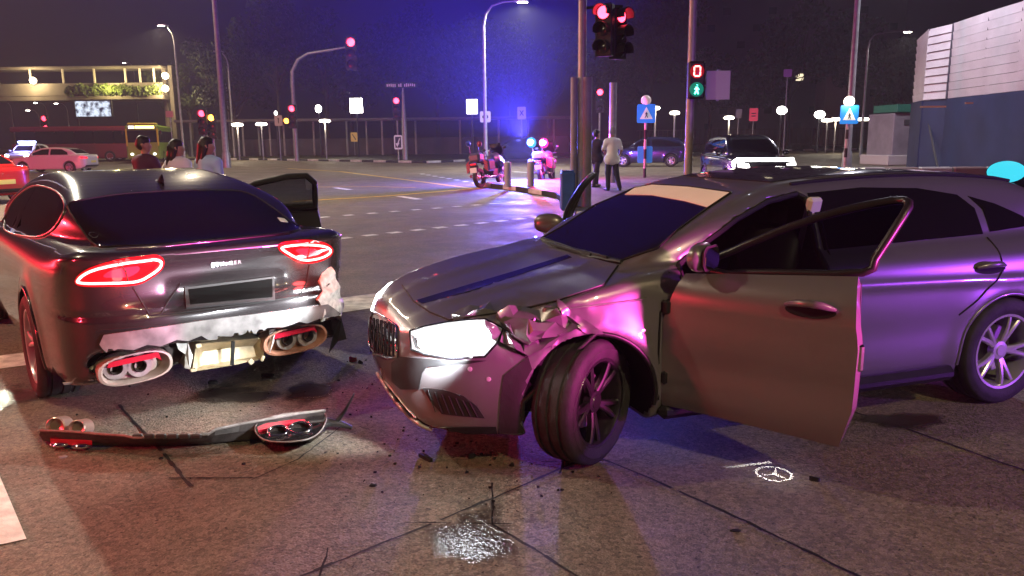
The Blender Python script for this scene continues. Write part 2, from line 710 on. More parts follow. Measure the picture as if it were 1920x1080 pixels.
def stain(name, cx, cy_, rx, ry, material, z):
    c = gp(cx, cy_)
    px_ = (gp(cx + 10, cy_) - c).length / 10
    py_ = (gp(cx, cy_ + 10) - c).length / 10
    vs, fs, rim = [(c.x, c.y, z)], [], [.5]
    N = 36
    for j, s_ in enumerate((.5, 1.0)):
        for k in range(N):
            a = 2 * math.pi * k / N
            w = 1 + .18 * math.sin(3 * a + cx) + .10 * math.sin(7 * a + cy_)
            vs.append((c.x + rx * px_ * s_ * w * math.cos(a), c.y + ry * py_ * s_ * w * math.sin(a), z))
            rim.append((.36, -.25)[j])
    fs += [(0, 1 + k, 1 + (k + 1) % N) for k in range(N)]
    fs += [(1 + k, 1 + N + k, 1 + N + (k + 1) % N, 1 + (k + 1) % N) for k in range(N)]
    o = obj(name, (vs, fs), material, kind='structure')
    at_ = o.data.attributes.new('rim', 'FLOAT', 'POINT')
    for i, v in enumerate(rim):
        at_.data[i].value = v
    return o


for k, (nm, cx, cy_, rx, ry, m_) in enumerate((('wet_patch', 890, 1005, 115, 85, WET), ('wet_patch', 20, 745, 110, 40, WET), ('oil_stain', 585, 735, 80, 34, OIL),
                                               ('oil_stain', 1690, 790, 130, 22, OIL), ('oil_stain', 430, 742, 130, 26, OIL))):
    stain(nm, cx, cy_, rx, ry, m_, .0060 + .0003 * k)

# ---------------------------------------------------------------- kerbs
KW = mat('kerb_white', (.55, .54, .52), .7, vary=.25, vscale=3)
KB = mat('kerb_black', (.03, .03, .032), .7, vary=.3, vscale=3)
PAVE = ground_material('paving', ((.17, .155, .14), (.14, .13, .12), (.20, .18, .16)), .3)


def kerb_run(pts, block, w=.3, h=.14, start=0):
    e = bpy.data.objects.new('kerb', None)
    COL.objects.link(e)
    e['kind'] = 'structure'
    k = start
    for i in range(len(pts) - 1):
        a, b = Vector((*pts[i], 0)), Vector((*pts[i + 1], 0))
        n = max(1, round((b - a).length / block))
        t = (b - a).normalized()
        ang = math.atan2(t.y, t.x)
        for j in range(n):
            c = a.lerp(b, (j + .5) / n)
            L = (b - a).length / n
            mb = MB().box((0, 0, 0), (L - .012, w, h), bev=.02)
            o = obj('kerb_block', mb, KW if k % 2 == 0 else KB, e)
            o.location = (c.x, c.y, h / 2)
            o.rotation_euler = (0, 0, ang)
            k += 1
    return e


isl = [gp(905, 349), gp(975, 358), gp(1052, 371), gp(1085, 392), gp(1100, 420)]
kerb_run([(p.x, p.y) for p in isl[:3]], 1.15, .3, .15)
kerb_run([(p.x, p.y) for p in isl[2:]], 1.3, .3, .15, 1)
ip = [(p.x + .05, p.y + .12) for p in isl] + [(6, 12), (12, 14), (11, 30), (5.5, 31.5), (0.2, 30.2)]
obj('traffic_island', MB().prism(ip, .005, .135), PAVE, kind='structure')
far = [gp(330, 300), gp(470, 300), gp(600, 302), gp(800, 306), gp(870, 303)]
kerb_run([(p.x, p.y) for p in far], 1.5, .35, .16)
kerb_run([(far[-1].x, far[-1].y), (-2, 66), (4, 70), (14, 78)], 1.6, .35, .16, 1)
kerb_run([(22, 88), (40, 96), (60, 100)], 1.6, .35, .16)
obj('verge', MB().prism([(-60, 57.2)] + [(p.x, p.y + .2) for p in far] + [(-2, 66.2), (4, 70.2), (14, 78.2), (22, 88.2), (40, 96.2), (60, 100.2), (90, 104), (90, 200), (-120, 200), (-120, 57.2)], .003, .13),
    ground_material('verge_grass', ((.06, .07, .03), (.08, .075, .035), (.11, .095, .05)), 0), kind='structure')

# ---------------------------------------------------------------- lamps and poles
GALV = mat('galvanised_steel', (.33, .33, .34), .5, .5, vary=.15, vscale=6)
DARKST = mat('dark_steel', (.05, .05, .055), .5, .4)
WARM = (1.0, .82, .55)
COOL = (1.0, .95, .86)


def glow(name, col, s):
    return mat(name, (.8, .8, .8), .5, emit=col, estr=s)


LAMPGLOW = glow('lamp_glass', (1.0, .93, .80), 40)


def street_lamp(label, base, height, arm, heading, power, color=WARM, group='street lamps', lit=True, r=.11):
    """tapered column, swept arm, lamp head with a lit lens"""
    t = thing('street_lamp', label, 'street lamp', base, heading, group)
    mb = MB().tube([(0, 0, 0), (0, 0, .9), (0, 0, 1.0), (0, 0, height - 1.2)], [r * 1.35, r * 1.3, r, r * .62], 12)
    obj('pole', mb, GALV, t, smooth=50)
    pts = [(0, 0, height - 1.2), (.12, 0, height - .6), (.45, 0, height - .18), (arm * .6, 0, height), (arm, 0, height + .05)]
    obj('arm', MB().tube(pts, [r * .6, r * .55, r * .5, r * .45, r * .4], 8), GALV, t, smooth=60)
    hd = obj('lamp_head', MB().prism([(0, -.13), (.25, -.17), (.7, -.15), (.8, 0), (.7, .15), (.25, .17), (0, .13)], -.02, .10,
             Matrix.Translation((arm - .05, 0, height + .03))), GALV, t)
    obj('lens', MB().prism([(.22, -.13), (.66, -.12), (.74, 0), (.66, .12), (.22, .13)], -.07, -.02, Matrix.Translation((arm - .05, 0, height + .03))),
        LAMPGLOW if lit else GALV, hd)
    if lit and power:
        lamp('street_light', 'SPOT', (arm + .45, 0, height - .08), power, color, .18, t, spot=165, blend=.35).rotation_euler = (0, 0, 0)
    return t


# ---------------------------------------------------------------- traffic signals
def lens_m(col, s):
    return glow('signal_%d_%d_%d_%d' % (int(col[0] * 99), int(col[1] * 99), int(col[2] * 99), int(s)), col, s)


OFFL = mat('dark_lens', (.02, .02, .02), .2)


def signal_head(t, loc, heading, lights, r=.11, name='signal_head', strength=14):
    """three-aspect head: housing, visors, lenses; lights = list of colour or None from the top down"""
    M = Matrix.Translation(loc) @ Matrix.Rotation(heading, 4, 'Z')
    n = len(lights)
    H = n * r * 2.7
    hb = MB().box((0, .09, 0), (r * 2.9, .18, H), bev=.02)
    hb.v = [tuple(M @ Vector(p)) for p in hb.v]
    h = obj(name, hb, BLACKP, t)
    for i, c in enumerate(lights):
        z = H / 2 - r * 1.35 - i * r * 2.7
        Mi = M @ Matrix.Translation((0, -.005, z)) @ Matrix.Rotation(math.pi / 2, 4, 'X')
        obj('lens', MB().lathe([(1e-4, .03), (r * .5, .026), (r * .85, .012), (r, .0)], 20, Mi), lens_m(c, strength) if c else OFFL, h, smooth=60)
        vb = MB()
        vs, fs = [], []
        for k in range(13):
            a = R(-20 + 220 * k / 12)
            for rr, d in ((r * 1.12, 0), (r * 1.12, .22), (r * 1.22, .22), (r * 1.22, 0)):
                vs.append(Mi @ Vector((rr * math.cos(a), rr * math.sin(a), d)))
        for k in range(12):
            for j in range(4):
                l = (j + 1) % 4
                fs.append((k * 4 + j, k * 4 + l, k * 4 + 4 + l, k * 4 + 4 + j))
        obj('visor', vb.add(vs, fs), BLACKP, h)
    return h


BLACKP = mat('signal_black', (.015, .015, .016), .55)
RED, AMBER, GREEN = (1.0, .03, .06), (1.0, .36, .03), (.02, 1.0, .62)


# ================================================================ car bodies
def mirror_poly(half):
    """half outline with x >= 0, first and last on the axis"""
    return list(half) + [(-x, y) for x, y in reversed(half[1:-1])]


def car_implicit(sp):
    lo2, hi2 = sp['y0'] - .3, sp['y1'] + .3
    A = SDF2(spline(sp['side'], 6), (lo2, -.2), (hi2, 1.9))
    B = SDF2(spline(mirror_poly(sp['plan']), 6), (-1.3, lo2), (1.3, hi2))
    Ac = SDF2(spline(sp['cside'], 6), (lo2, -.2), (hi2, 1.9))
    Bc = SDF2(spline(mirror_poly(sp['cplan']), 6), (-1.3, lo2), (1.3, hi2))
    sec = tab(*zip(*sp['sec']))
    csec = tab(*zip(*sp['csec']))
    wheels = sp['wheels']
    Rw = sp['arch']
    wz = sp['wz']
    k1, k2 = sp.get('k1', .07), sp.get('k2', .09)
    extra = sp.get('extra')

    def f0(x, y, z):
        ax = np.abs(x)
        low = smax(A(y, z), ax - sec(z), k1)
        low = smax(low, B(x, y), k1)
        cab = smax(Ac(y, z), (ax - csec(z)) * .9, k2)
        cab = smax(cab, Bc(x, y), k2)
        b = smin(low, cab, .035)
        for wy in wheels:
            r = np.sqrt((y - wy) ** 2 + (z - wz) ** 2)
            b = b - .016 * np.exp(-((r - Rw - .02) / .07) ** 2) * (ax > .5)
        if extra is not None:
            b = extra(b, x, y, z)
        return b

    cut = sp.get('cut')

    def f(x, y, z):
        ax = np.abs(x)
        b = f0(x, y, z)
        if cut is not None:
            b = smax(b, -cut(x, y, z), .012)
        for wy in wheels:
            r = np.sqrt((y - wy) ** 2 + (z - wz) ** 2)
            well = np.maximum(r - Rw, .55 - ax)
            b = smax(b, -well, .012)
        return b
    return f, f0


class Car:
    """a body placed in the world; details are laid on its skin"""
    def __init__(self, root, vf):
        self.root = root
        self.M = Matrix.Translation(root.location) @ Matrix.Rotation(root.rotation_euler.z, 4, 'Z')
        self.Mi = self.M.inverted()
        self.bvh = BVHTree.FromPolygons([Vector(p) for p in vf[0]], vf[1])

    def cast_px(self, px, py):
        o = self.Mi @ Vector((0, 0, CAM_H))
        d = (self.Mi.to_3x3() @ ray(px, py)).normalized()
        h = self.bvh.ray_cast(o, d)
        if h[0] is None:
            # graze: nearest skin to the ray
            best = None
            for k in range(60):
                p = o + d * (2.5 + k * .1)
                q = self.bvh.find_nearest(p)
                if q[0] is not None and (best is None or q[3] < best[3]):
                    best = q
            return best[0], best[1]
        n = h[1]
        if n.dot(d) > 0:
            n = -n
        return h[0], n

    def cast_axis(self, p, d):
        h = self.bvh.ray_cast(Vector(p), Vector(d))
        if h[0] is None:
            q = self.bvh.find_nearest(Vector(p) + Vector(d) * .5)
            return q[0], q[1]
        n = h[1]
        if n.dot(Vector(d)) > 0:
            n = -n
        return h[0], n

    def patch(self, outline, caster, step, off=.004, depth=.012, smooth_n=2, bulge=None, interior=None):
        """skin patch: 2-D outline -> grid -> cast on the skin -> proud sheet with a turned-in rim"""
        pts = [Vector(p) for p in outline]
        ring = []
        n = len(pts)
        for i in range(n):
            a, b = pts[i], pts[(i + 1) % n]
            k = max(1, int((b - a).length / step))
            for j in range(k):
                ring.append(a.lerp(b, j / k))
        xs = [p.x for p in ring]
        ys = [p.y for p in ring]
        allp = list(ring)
        nr = len(ring)
        def inside(x, y):
            c = False
            for i in range(nr):
                a, b = ring[i], ring[(i + 1) % nr]
                if (a.y > y) != (b.y > y) and x < (b.x - a.x) * (y - a.y) / (b.y - a.y) + a.x:
                    c = not c
            return c
        y = min(ys) + step * .5
        row = 0
        if interior is not None:
            allp += [Vector(q) for q in interior if inside(q[0], q[1]) and min((q[0] - e.x) ** 2 + (q[1] - e.y) ** 2 for e in ring) > 6]
            y = 1e9
        while y < max(ys):
            x = min(xs) + step * (.25 if row % 2 else .75)
            while x < max(xs):
                if inside(x, y) and min((x - q.x) ** 2 + (y - q.y) ** 2 for q in ring) > (step * .45) ** 2:
                    allp.append(Vector((x, y)))
                x += step
            y += step * .87
            row += 1
        res = delaunay_2d_cdt(allp, [(i, (i + 1) % nr) for i in range(nr)], [list(range(nr))], 1, 1e-6)
        vs, es, fs = res[0], res[1], res[2]
        P, N = [], []
        for v in vs:
            p, nn = caster(v.x, v.y)
            P.append(p)
            N.append(nn)
        # even the normals a little
        adj = [set() for _ in vs]
        for f in fs:
            for i in range(len(f)):
                adj[f[i]].add(f[i - 1])
                adj[f[i - 1]].add(f[i])
        for _ in range(smooth_n):
            N = [(N[i] * 2 + sum((N[j] for j in adj[i]), Vector())).normalized() if adj[i] else N[i] for i in range(len(N))]
        ec = {}
        for f in fs:
            for i in range(len(f)):
                e = (f[i], f[(i + 1) % len(f)])
                key = tuple(sorted(e))
                ec.setdefault(key, []).append(e)
        V = [P[i] + N[i] * (off + (bulge(vs[i].x, vs[i].y) if bulge else 0)) for i in range(len(P))]
        F = [tuple(f) for f in fs]
        low = {}
        for key, es2 in ec.items():
            if len(es2) == 1:
                a, b = es2[0]
                for q in (a, b):
                    if q not in low:
                        low[q] = len(V)
                        V.append(P[q] + N[q] * (off - depth))
                F.append((b, a, low[a], low[b]))
        return V, F

    def px_patch(self, outline, step=7, **k):
        return self.patch([(p[0], p[1]) for p in outline], self.cast_px, step, **k)

    def side_patch(self, outline, sgn, step=.05, **k):
        """outline in (y, z), cast from the side sgn = -1 left, +1 right"""
        return self.patch(outline, lambda a, b: self.cast_axis((sgn * 2.0, a, b), (-sgn, 0, 0)), step, **k)

    def top_patch(self, outline, step=.05, **k):
        return self.patch(outline, lambda a, b: self.cast_axis((a, b, 3.0), (0, 0, -1)), step, **k)

    def end_patch(self, outline, sgn, step=.05, **k):
        """outline in (x, z), cast from front (+1) or rear (-1)"""
        return self.patch(outline, lambda a, b: self.cast_axis((a, sgn * 6.0, b), (0, -sgn, 0)), step, **k)

    def px_line(self, pts, off=.002, n=6, step=8):
        """polyline in pixels laid on the skin"""
        P = []
        for i in range(len(pts) - 1):
            a, b = Vector(pts[i]), Vector(pts[i + 1])
            k = max(1, int((b - a).length / step))
            for j in range(k):
                q = a.lerp(b, j / k)
                P.append(q)
        P.append(Vector(pts[-1]))
        out = []
        for q in P:
            p, nn = self.cast_px(q.x, q.y)
            out.append(p + nn * off)
        return out


def wheel(parent, loc, Rt, Rr, width, side, yaw=0.0, roll=0.0, rimmat=None, spokes=5, style='y', spin=0.3, names='wheel'):
    """alloy wheel whose outer face looks along -x when side = -1; part 'wheel' with tyre and brake disc"""
    M = Matrix.Rotation(yaw, 4, 'Z') @ Matrix.Rotation(roll, 4, 'Y') @ Matrix.Rotation(math.pi / 2 * side, 4, 'Y')
    # local z of the lathe = outward
    w = width / 2
    mb = MB()
    lip = Rr
    mb.lathe([(lip - .035, -w * .9), (lip - .01, -w * .95), (lip, -w * .98), (lip, w * .9), (lip - .006, w * .97), (lip - .02, w * .95),
              (lip - .028, w * .80), (lip - .04, -w * .8)], 48, M)
    hub = .055
    mb.lathe([(1e-4, w * .74), (hub * .55, w * .74), (hub * .62, w * .70), (hub, w * .68), (hub * 1.1, w * .35), (1e-4, w * .3)], 24, M)
    for k in range(spokes):
        a0 = 2 * math.pi * k / spokes + spin
        for s in ((-1, 1) if style == 'y' else (0,)):
            a1 = a0 + s * .20
            a2 = a0 + s * .085
            pts = []
            for t in np.linspace(0, 1, 6):
                rr = hub * .8 + (lip - .018 - hub * .8) * t
                aa = a2 * (1 - t) + a1 * t if style == 'y' else a0
                zz = w * (.66 + .20 * math.sin(t * math.pi * .55))
                pts.append((Vector((rr * math.cos(aa), rr * math.sin(aa), zz)), aa, t))
            vs, fs = [], []
            for p, aa, t in pts:
                hw = (.017 - .004 * t) if style == 'y' else (.035 - .004 * t)
                tt = Vector((-math.sin(aa), math.cos(aa), 0))
                zb = Vector((0, 0, -.035))
                vs += [M @ (p - tt * hw + Vector((0, 0, -.006))), M @ (p - tt * hw * .5), M @ (p + tt * hw * .5),
                       M @ (p + tt * hw + Vector((0, 0, -.006))), M @ (p + tt * hw * .8 + zb), M @ (p - tt * hw * .8 + zb)]
            for i in range(len(pts) - 1):
                for j in range(6):
                    l = (j + 1) % 6
                    fs.append((i * 6 + j, i * 6 + l, i * 6 + 6 + l, i * 6 + 6 + j))
            mb.add(vs, fs)
    wo = obj(names, mb, rimmat, parent, smooth=35)
    wo.location = loc
    # tyre
    tb = MB()
    prof = [(Rr - .005, -w * .96), (Rr + .015, -w * 1.04), (Rr + (Rt - Rr) * .5, -w * 1.10), (Rt - .022, -w * 1.02), (Rt - .006, -w * .90)]
    for gx in (-.55, 0.0, .55):
        prof += [(Rt, w * (gx - .06) - .006), (Rt - .008, w * (gx - .06)), (Rt - .008, w * (gx + .06)), (Rt, w * (gx + .06) + .006)]
    prof += [(Rt - .006, w * .90), (Rt - .022, w * 1.02), (Rt - .035, w * 1.04), (Rr + (Rt - Rr) * .5, w * 1.10), (Rr + .015, w * 1.04), (Rr - .005, w * .96)]
    tb.lathe(prof, 64, M)
    obj('tyre', tb, mat('tyre_rubber', (.022, .021, .022), .75, vary=.35, vscale=14, bump=.25, bscale=70), wo, smooth=50)
    db = MB()
    db.lathe([(1e-4, w * .12), (Rr * .62, w * .12), (Rr * .62, w * .0), (1e-4, w * .0)], 32, M)
    obj('brake_disc', db, mat('brake_steel', (.25, .24, .24), .45, 1.0), wo, smooth=40)
    return wo


PAINT_S = mat('charcoal_metallic_paint', (.026, .022, .024), .24, .35, coat=1.0, vary=.05, vscale=400)
PAINT_M = mat('grey_metallic_paint', (.185, .178, .19), .33, .5, coat=1.0, vary=.05, vscale=400)
BLACK = mat('black_plastic', (.012, .012, .013), .45, vary=.3, vscale=20)
GLOSSB = mat('gloss_black', (.008, .008, .009), .08, coat=.6)
SEAM = mat('seam_black', (.006, .006, .006), .8)
GLASS_D = mat('dark_tinted_glass', (.008, .007, .009), .03, spec=.5)
CHROME = mat('chrome', (.75, .75, .77), .10, 1.0)
ALLOY = mat('machined_alloy', (.62, .62, .64), .30, .7)
DALLOY = mat('dark_alloy', (.10, .10, .105), .32, .9)



def split(vf, pred):
    """faces whose centre satisfies pred go to the second mesh"""
    V = np.array(vf[0])
    F = np.array(vf[1])
    c = V[F].mean(1)
    m = pred(c)
    out = []
    for sel in (F[~m], F[m]):
        u, inv = np.unique(sel, return_inverse=True)
        out.append(([tuple(p) for p in V[u].tolist()], [tuple(q) for q in inv.reshape(sel.shape).tolist()]))
    return out


def sines(x, y, z, fr, seed):
    r = np.random.default_rng(seed)
    t = 0
    for k in range(7):
        d = r.normal(size=3)
        d /= np.linalg.norm(d)
        t = t + np.abs(np.sin(fr * (1 + .5 * k) * (d[0] * x + d[1] * y + d[2] * z) + r.uniform(0, 6.3))) / (1 + .4 * k)
    return t / 3 - .75


def build_body(root, sp, lo, hi, paint, h=.02):
    f, f0 = car_implicit(sp)
    vf = surface(f, lo, hi, h)
    wheels, wz, arch = sp['wheels'], sp['wz'], sp['arch']

    def deep(c):
        return f0(c[:, 0], c[:, 1], c[:, 2]) < -.02
    skin, inner = split(vf, deep)
    def well(c):
        return np.min([np.hypot(c[:, 1] - w, c[:, 2] - wz) for w in wheels], 0) < arch + .03
    cabin, wells = split(inner, well)
    obj('body', skin, paint, root, smooth=40)
    for w in wheels:
        for sg in (-1, 1):
            _, one = split(wells, lambda c: (np.sign(c[:, 0]) == sg) & (np.abs(c[:, 1] - w) < .6))
            obj('wheel_well', one, SEAM, root, smooth=40)
    if len(cabin[1]) > 10:
        cabin, torn = split(cabin, lambda c: c[:, 1] < -.6 if sp['y1'] > 2 else c[:, 1] < -9)
        if len(torn[1]):
            obj('torn_underside', torn, mat('torn_plastic', (.04, .032, .032), .7), root, smooth=40)
        obj('cabin_interior', cabin, mat('cabin_trim', (.03, .028, .03), .7), root, smooth=40)
    return Car(root, vf), Car(root, surface(f0, lo, hi, .035) if 'cut' in sp else vf)


def turned(vf, Mx):
    return [tuple(Mx @ Vector(p)) for p in vf[0]], vf[1]


def thick(V, F, d):
    return V, F


CLEAR = bpy.data.materials.new('clear_tinted_glass')
CLEAR.use_nodes = True
_nt = CLEAR.node_tree
_nt.nodes.clear()
_o = _nt.nodes.new('ShaderNodeOutputMaterial')
_m = _nt.nodes.new('ShaderNodeMixShader')
_t = _nt.nodes.new('ShaderNodeBsdfTransparent')
_t.inputs[0].default_value = (.13, .14, .16, 1)
_g = _nt.nodes.new('ShaderNodeBsdfGlossy')
_g.inputs['Roughness'].default_value = .02
_f = _nt.nodes.new('ShaderNodeFresnel')
_f.inputs[0].default_value = 1.6
_nt.links.new(_f.outputs[0], _m.inputs[0])
_nt.links.new(_t.outputs[0], _m.inputs[1])
_nt.links.new(_g.outputs[0], _m.inputs[2])
_nt.links.new(_m.outputs[0], _o.inputs[0])


def open_door(root, car, sgn, skin_o, win_o, hinge, ang, paint, handle=None, mirror=None, frame_r=.019):
    """front door swung on its hinge: outer skin, inner panel, frame, pane, handle, mirror"""
    Mx = Matrix.Translation((*hinge, 0)) @ Matrix.Rotation(sgn * ang, 4, 'Z') @ Matrix.Translation((-hinge[0], -hinge[1], 0))
    V, F = car.side_patch(skin_o, sgn, .05, off=.0, depth=.075)
    d = obj('door', turned((V, F), Mx), paint, root, smooth=40)
    Vi, Fi = car.side_patch(skin_o, sgn, .07, off=-.07, depth=.01)
    obj('inner_panel', turned((Vi, Fi), Mx), mat('door_card', (.03, .028, .03), .6), d, smooth=40)
    ring = []
    n = len(win_o)
    for i in range(n):
        a, b = Vector(win_o[i]), Vector(win_o[(i + 1) % n])
        k = max(1, int((b - a).length / .05))
        for j in range(k):
            q = a.lerp(b, j / k)
            p, nn = car.cast_axis((sgn * 2, q.x, q.y), (-sgn, 0, 0))
            ring.append(Mx @ (p - nn * .02))
    fo = obj('window_frame', MB().tube(ring, frame_r, 8, closed=True), mat('frame_black', (.012, .012, .013), .35), d, smooth=60)
    obj('frame_seal', MB().tube([q - (Mx.to_3x3() @ Vector((sgn * .022, 0, 0))) for q in ring], frame_r * .9, 6, closed=True), SEAM, fo, smooth=60)
    # hinges, latch and map pocket on the inside
    for hz_ in (.42, .78):
        obj('hinge', MB().box(Mx @ Vector((hinge[0] - sgn * .03, hinge[1] - .02, hz_)), (.06, .08, .07), bev=.01), BLACK, d)
    yr_ = min(q[0] for q in skin_o)
    pl_, _ = car.cast_axis((sgn * 2, yr_ + .03, .66), (-sgn, 0, 0))
    obj('latch', MB().box(Mx @ (pl_ + Vector((-sgn * .04, -.03, 0))), (.03, .03, .12), bev=.008), CHROME, d)
    pk = [(y_ * 1.0, z_) for y_, z_ in ((yr_ + .12, .36), (hinge[1] - .14, .36), (hinge[1] - .16, .50), (yr_ + .12, .52))]
    obj('door_pocket', turned(car.side_patch(pk, sgn, .08, off=-.10, depth=-.03), Mx), BLACK, d)
    Vg, Fg = car.side_patch(win_o, sgn, .06, off=-.02, depth=.004)
    obj('window', turned((Vg, Fg), Mx), CLEAR, d, smooth=60)
    if handle:
        hy, hz, hl = handle
        pts = []
        for k in range(9):
            t = k / 8
            p, nn = car.cast_axis((sgn * 2, hy + hl / 2 - hl * t, hz + .012 * math.sin(t * math.pi)), (-sgn, 0, 0))
            pts.append(Mx @ (p + nn * (.012 + .030 * math.sin(t * math.pi))))
        hb = MB().tube(pts, [.008, .014, .017, .018, .018, .018, .017, .014, .008], 10)
        obj('handle', hb, paint, d, smooth=60)
        rc = [(hy + hl * .5 * math.cos(a), hz - .012 + .032 * math.sin(a)) for a in np.linspace(0, 2 * math.pi, 20, endpoint=False)]
        obj('handle_recess', turned(car.side_patch(rc, sgn, .03, off=.003, depth=.006), Mx), SEAM, d, smooth=60)
    if mirror:
        my, mz, mx = mirror
        p, nn = car.cast_axis((sgn * 2, my, mz), (-sgn, 0, 0))
        c = p + Vector((sgn * mx, 0, .04))
        hb = MB()
        prof = []
        for i in range(11):
            a = math.pi * i / 10
            prof.append((max(1e-4, .085 * math.sin(a) ** .7), .10 * -math.cos(a)))
        Mm = Mx @ Matrix.Translation(c) @ Matrix.Rotation(math.pi / 2, 4, 'Y') @ Matrix.Diagonal((.85, .62, 1.05, 1))
        hb.lathe(prof, 20, Mm)
        hb.tube([Mx @ (p + Vector((0, 0, -.01))), Mx @ (p + Vector((sgn * mx * .6, 0, .0)))], [.03, .02], 8)
        mo = obj('mirror', hb, paint, d, smooth=60)
        gb = MB().prism(rrect(.15, .10, .035), -.003, .003, Mx @ Matrix.Translation(c + Vector((sgn * .005, -.058, 0))) @ Matrix.Rotation(math.pi / 2, 4, 'X'))
        obj('mirror_glass', gb, mat('mirror_glass', (.8, .8, .82), .02, 1.0), mo)
        gl = MB().prism(rrect(.17, .12, .04), -.004, .004, Mx @ Matrix.Translation(c + Vector((sgn * .005, -.05, 0))) @ Matrix.Rotation(math.pi / 2, 4, 'X'))
        obj('mirror_rim', gl, BLACK, mo)
    return d


def zz(x0, y0, s, pts):
    return [(x0 + x * s, y0 + y * s) for x, y in pts]


def inset(poly, d):
    """shrink a 2-D outline"""
    n = len(poly)
    P = [Vector(p) for p in poly]
    A = sum(P[i].x * P[(i + 1) % n].y - P[(i + 1) % n].x * P[i].y for i in range(n))
    sg = 1 if A > 0 else -1
    out = []
    for i in range(n):
        a = (P[i] - P[i - 1]).normalized()
        b = (P[(i + 1) % n] - P[i]).normalized()
        nn = Vector((-(a.y + b.y), a.x + b.x)) * sg
        nn = nn.normalized() if nn.length > 1e-6 else Vector((0, 0))
        out.append(tuple(P[i] + nn * d))
    return out


def text_mesh(name, s, size, depth, M, material, parent, squash=1.0):
    c = bpy.data.curves.new(name, 'FONT')
    c.body = s
    c.size = size
    c.extrude = depth
    c.align_x = 'CENTER'
    c.align_y = 'CENTER'
    c.space_character = 1.25
    o = bpy.data.objects.new(name, c)
    COL.objects.link(o)
    dg = bpy.context.evaluated_depsgraph_get()
    me = bpy.data.meshes.new_from_object(o.evaluated_get(dg))
    bpy.data.objects.remove(o)
    me.transform(M)
    me.materials.clear()
    me.materials.append(material)
    r = bpy.data.objects.new(name, me)
    COL.objects.link(r)
    if parent is not None:
        r.parent = parent
    return r

# ---------------------------------------------------------------- charcoal fastback, seen from behind
S_ROOT = thing('car', 'charcoal fastback car with torn rear bumper and glowing red tail lamps', 'car', (-2.35, 5.47, 0), R(38.5))
S_DOOR = [(1.18, .26), (2.28, .26), (2.30, .60), (2.18, .93), (1.14, .97), (1.10, .60)]
S_WIN = [(1.16, .99), (2.10, .97), (1.95, 1.10), (1.70, 1.22), (1.40, 1.285), (1.22, 1.29), (1.15, 1.22)]
_sd = SDF2([(1.20, .30), (2.22, .30), (2.26, .60), (2.12, .95), (1.90, 1.10), (1.66, 1.20), (1.38, 1.26), (1.22, 1.26), (1.16, .95), (1.12, .6)], (-2, -.3), (4.5, 2))


def s_cut(x, y, z):
    door = np.maximum(_sd(y, z), .05 - x)
    torn = np.maximum(np.maximum(z - .462 - .010 * np.sin(x * 31) * np.sin(x * 13), -.72 - .06 * np.sin(z * 20) - x), y + .70)
    return np.minimum(door, torn)


def s_extra(b, x, y, z):
    d2 = ((x - .86) / .22) ** 2 + ((y + .78) / .25) ** 2 + ((z - .62) / .20) ** 2
    w = np.exp(-d2)
    b = b + w * (.035 + .05 * sines(x, y, z, 16, 3))
    # crisp tail: groove under the boot lid and above the bumper lip, shallow number plate recess
    rear = np.clip((-y - .55) / .3, 0, 1)
    b = b + .012 * rear * np.exp(-((z - .665) / .016) ** 2)
    b = b - .012 * rear * np.exp(-((z - .985) / .022) ** 2)
    b = b + .028 * (1 / (1 + np.exp((np.abs(x) - .33) / .02))) * np.clip((-y - .8) / .1, 0, 1) * np.exp(-((z - .745) / .075) ** 4)
    return b


S_SPEC = dict(
    y0=-1.2, y1=3.8, wheels=(0.0, 2.906), arch=.375, wz=.34, extra=s_extra, cut=s_cut,
    side=[(-.80, .245), (-1.0, .30), (-1.09, .42), (-1.13, .58), (-1.115, .68), (-1.06, .735), (-1.055, .90), (-1.10, .985),
          (-1.06, 1.015), (-.85, 1.03), (-.4, 1.02), (.5, 1.0), (2.0, .97), (2.6, .93), (3.2, .85), (3.6, .72), (3.74, .58),
          (3.72, .30), (3.5, .18), (1.5, .17), (0, .18), (-.45, .22)],
    plan=[(0, -1.14), (.45, -1.115), (.70, -1.03), (.84, -.87), (.90, -.6), (.925, -.2), (.92, .6), (.91, 2.0), (.925, 2.9),
          (.88, 3.4), (.7, 3.66), (.4, 3.74), (0, 3.76)],
    sec=[(0, .80), (.18, .85), (.30, .90), (.5, .928), (.7, .93), (.85, .905), (.95, .86), (1.03, .78), (1.3, .5)],
    cside=[(-1.0, .93), (-.86, 1.03), (-.3, 1.215), (.3, 1.345), (1.0, 1.40), (1.6, 1.365), (2.0, 1.24), (2.6, .95), (2.4, .8), (-.6, .8)],
    csec=[(.7, .88), (.9, .83), (1.0, .79), (1.1, .745), (1.2, .69), (1.3, .625), (1.4, .55), (1.6, .42)],
    cplan=[(0, -1.02), (.40, -.96), (.58, -.75), (.70, -.35), (.78, .2), (.81, 1.0), (.80, 2.0), (.70, 2.45), (.4, 2.62), (0, 2.66)],
    k1=.055)
CS, CS0 = build_body(S_ROOT, S_SPEC, (-1.06, -1.3, .05), (1.06, 3.9, 1.5), PAINT_S, .018)
for sx in (-1, 1):
    for wy in (0.0, 2.906):
        wheel(S_ROOT, (sx * .815, wy, .335), .335, .245, .235, sx, rimmat=ALLOY)

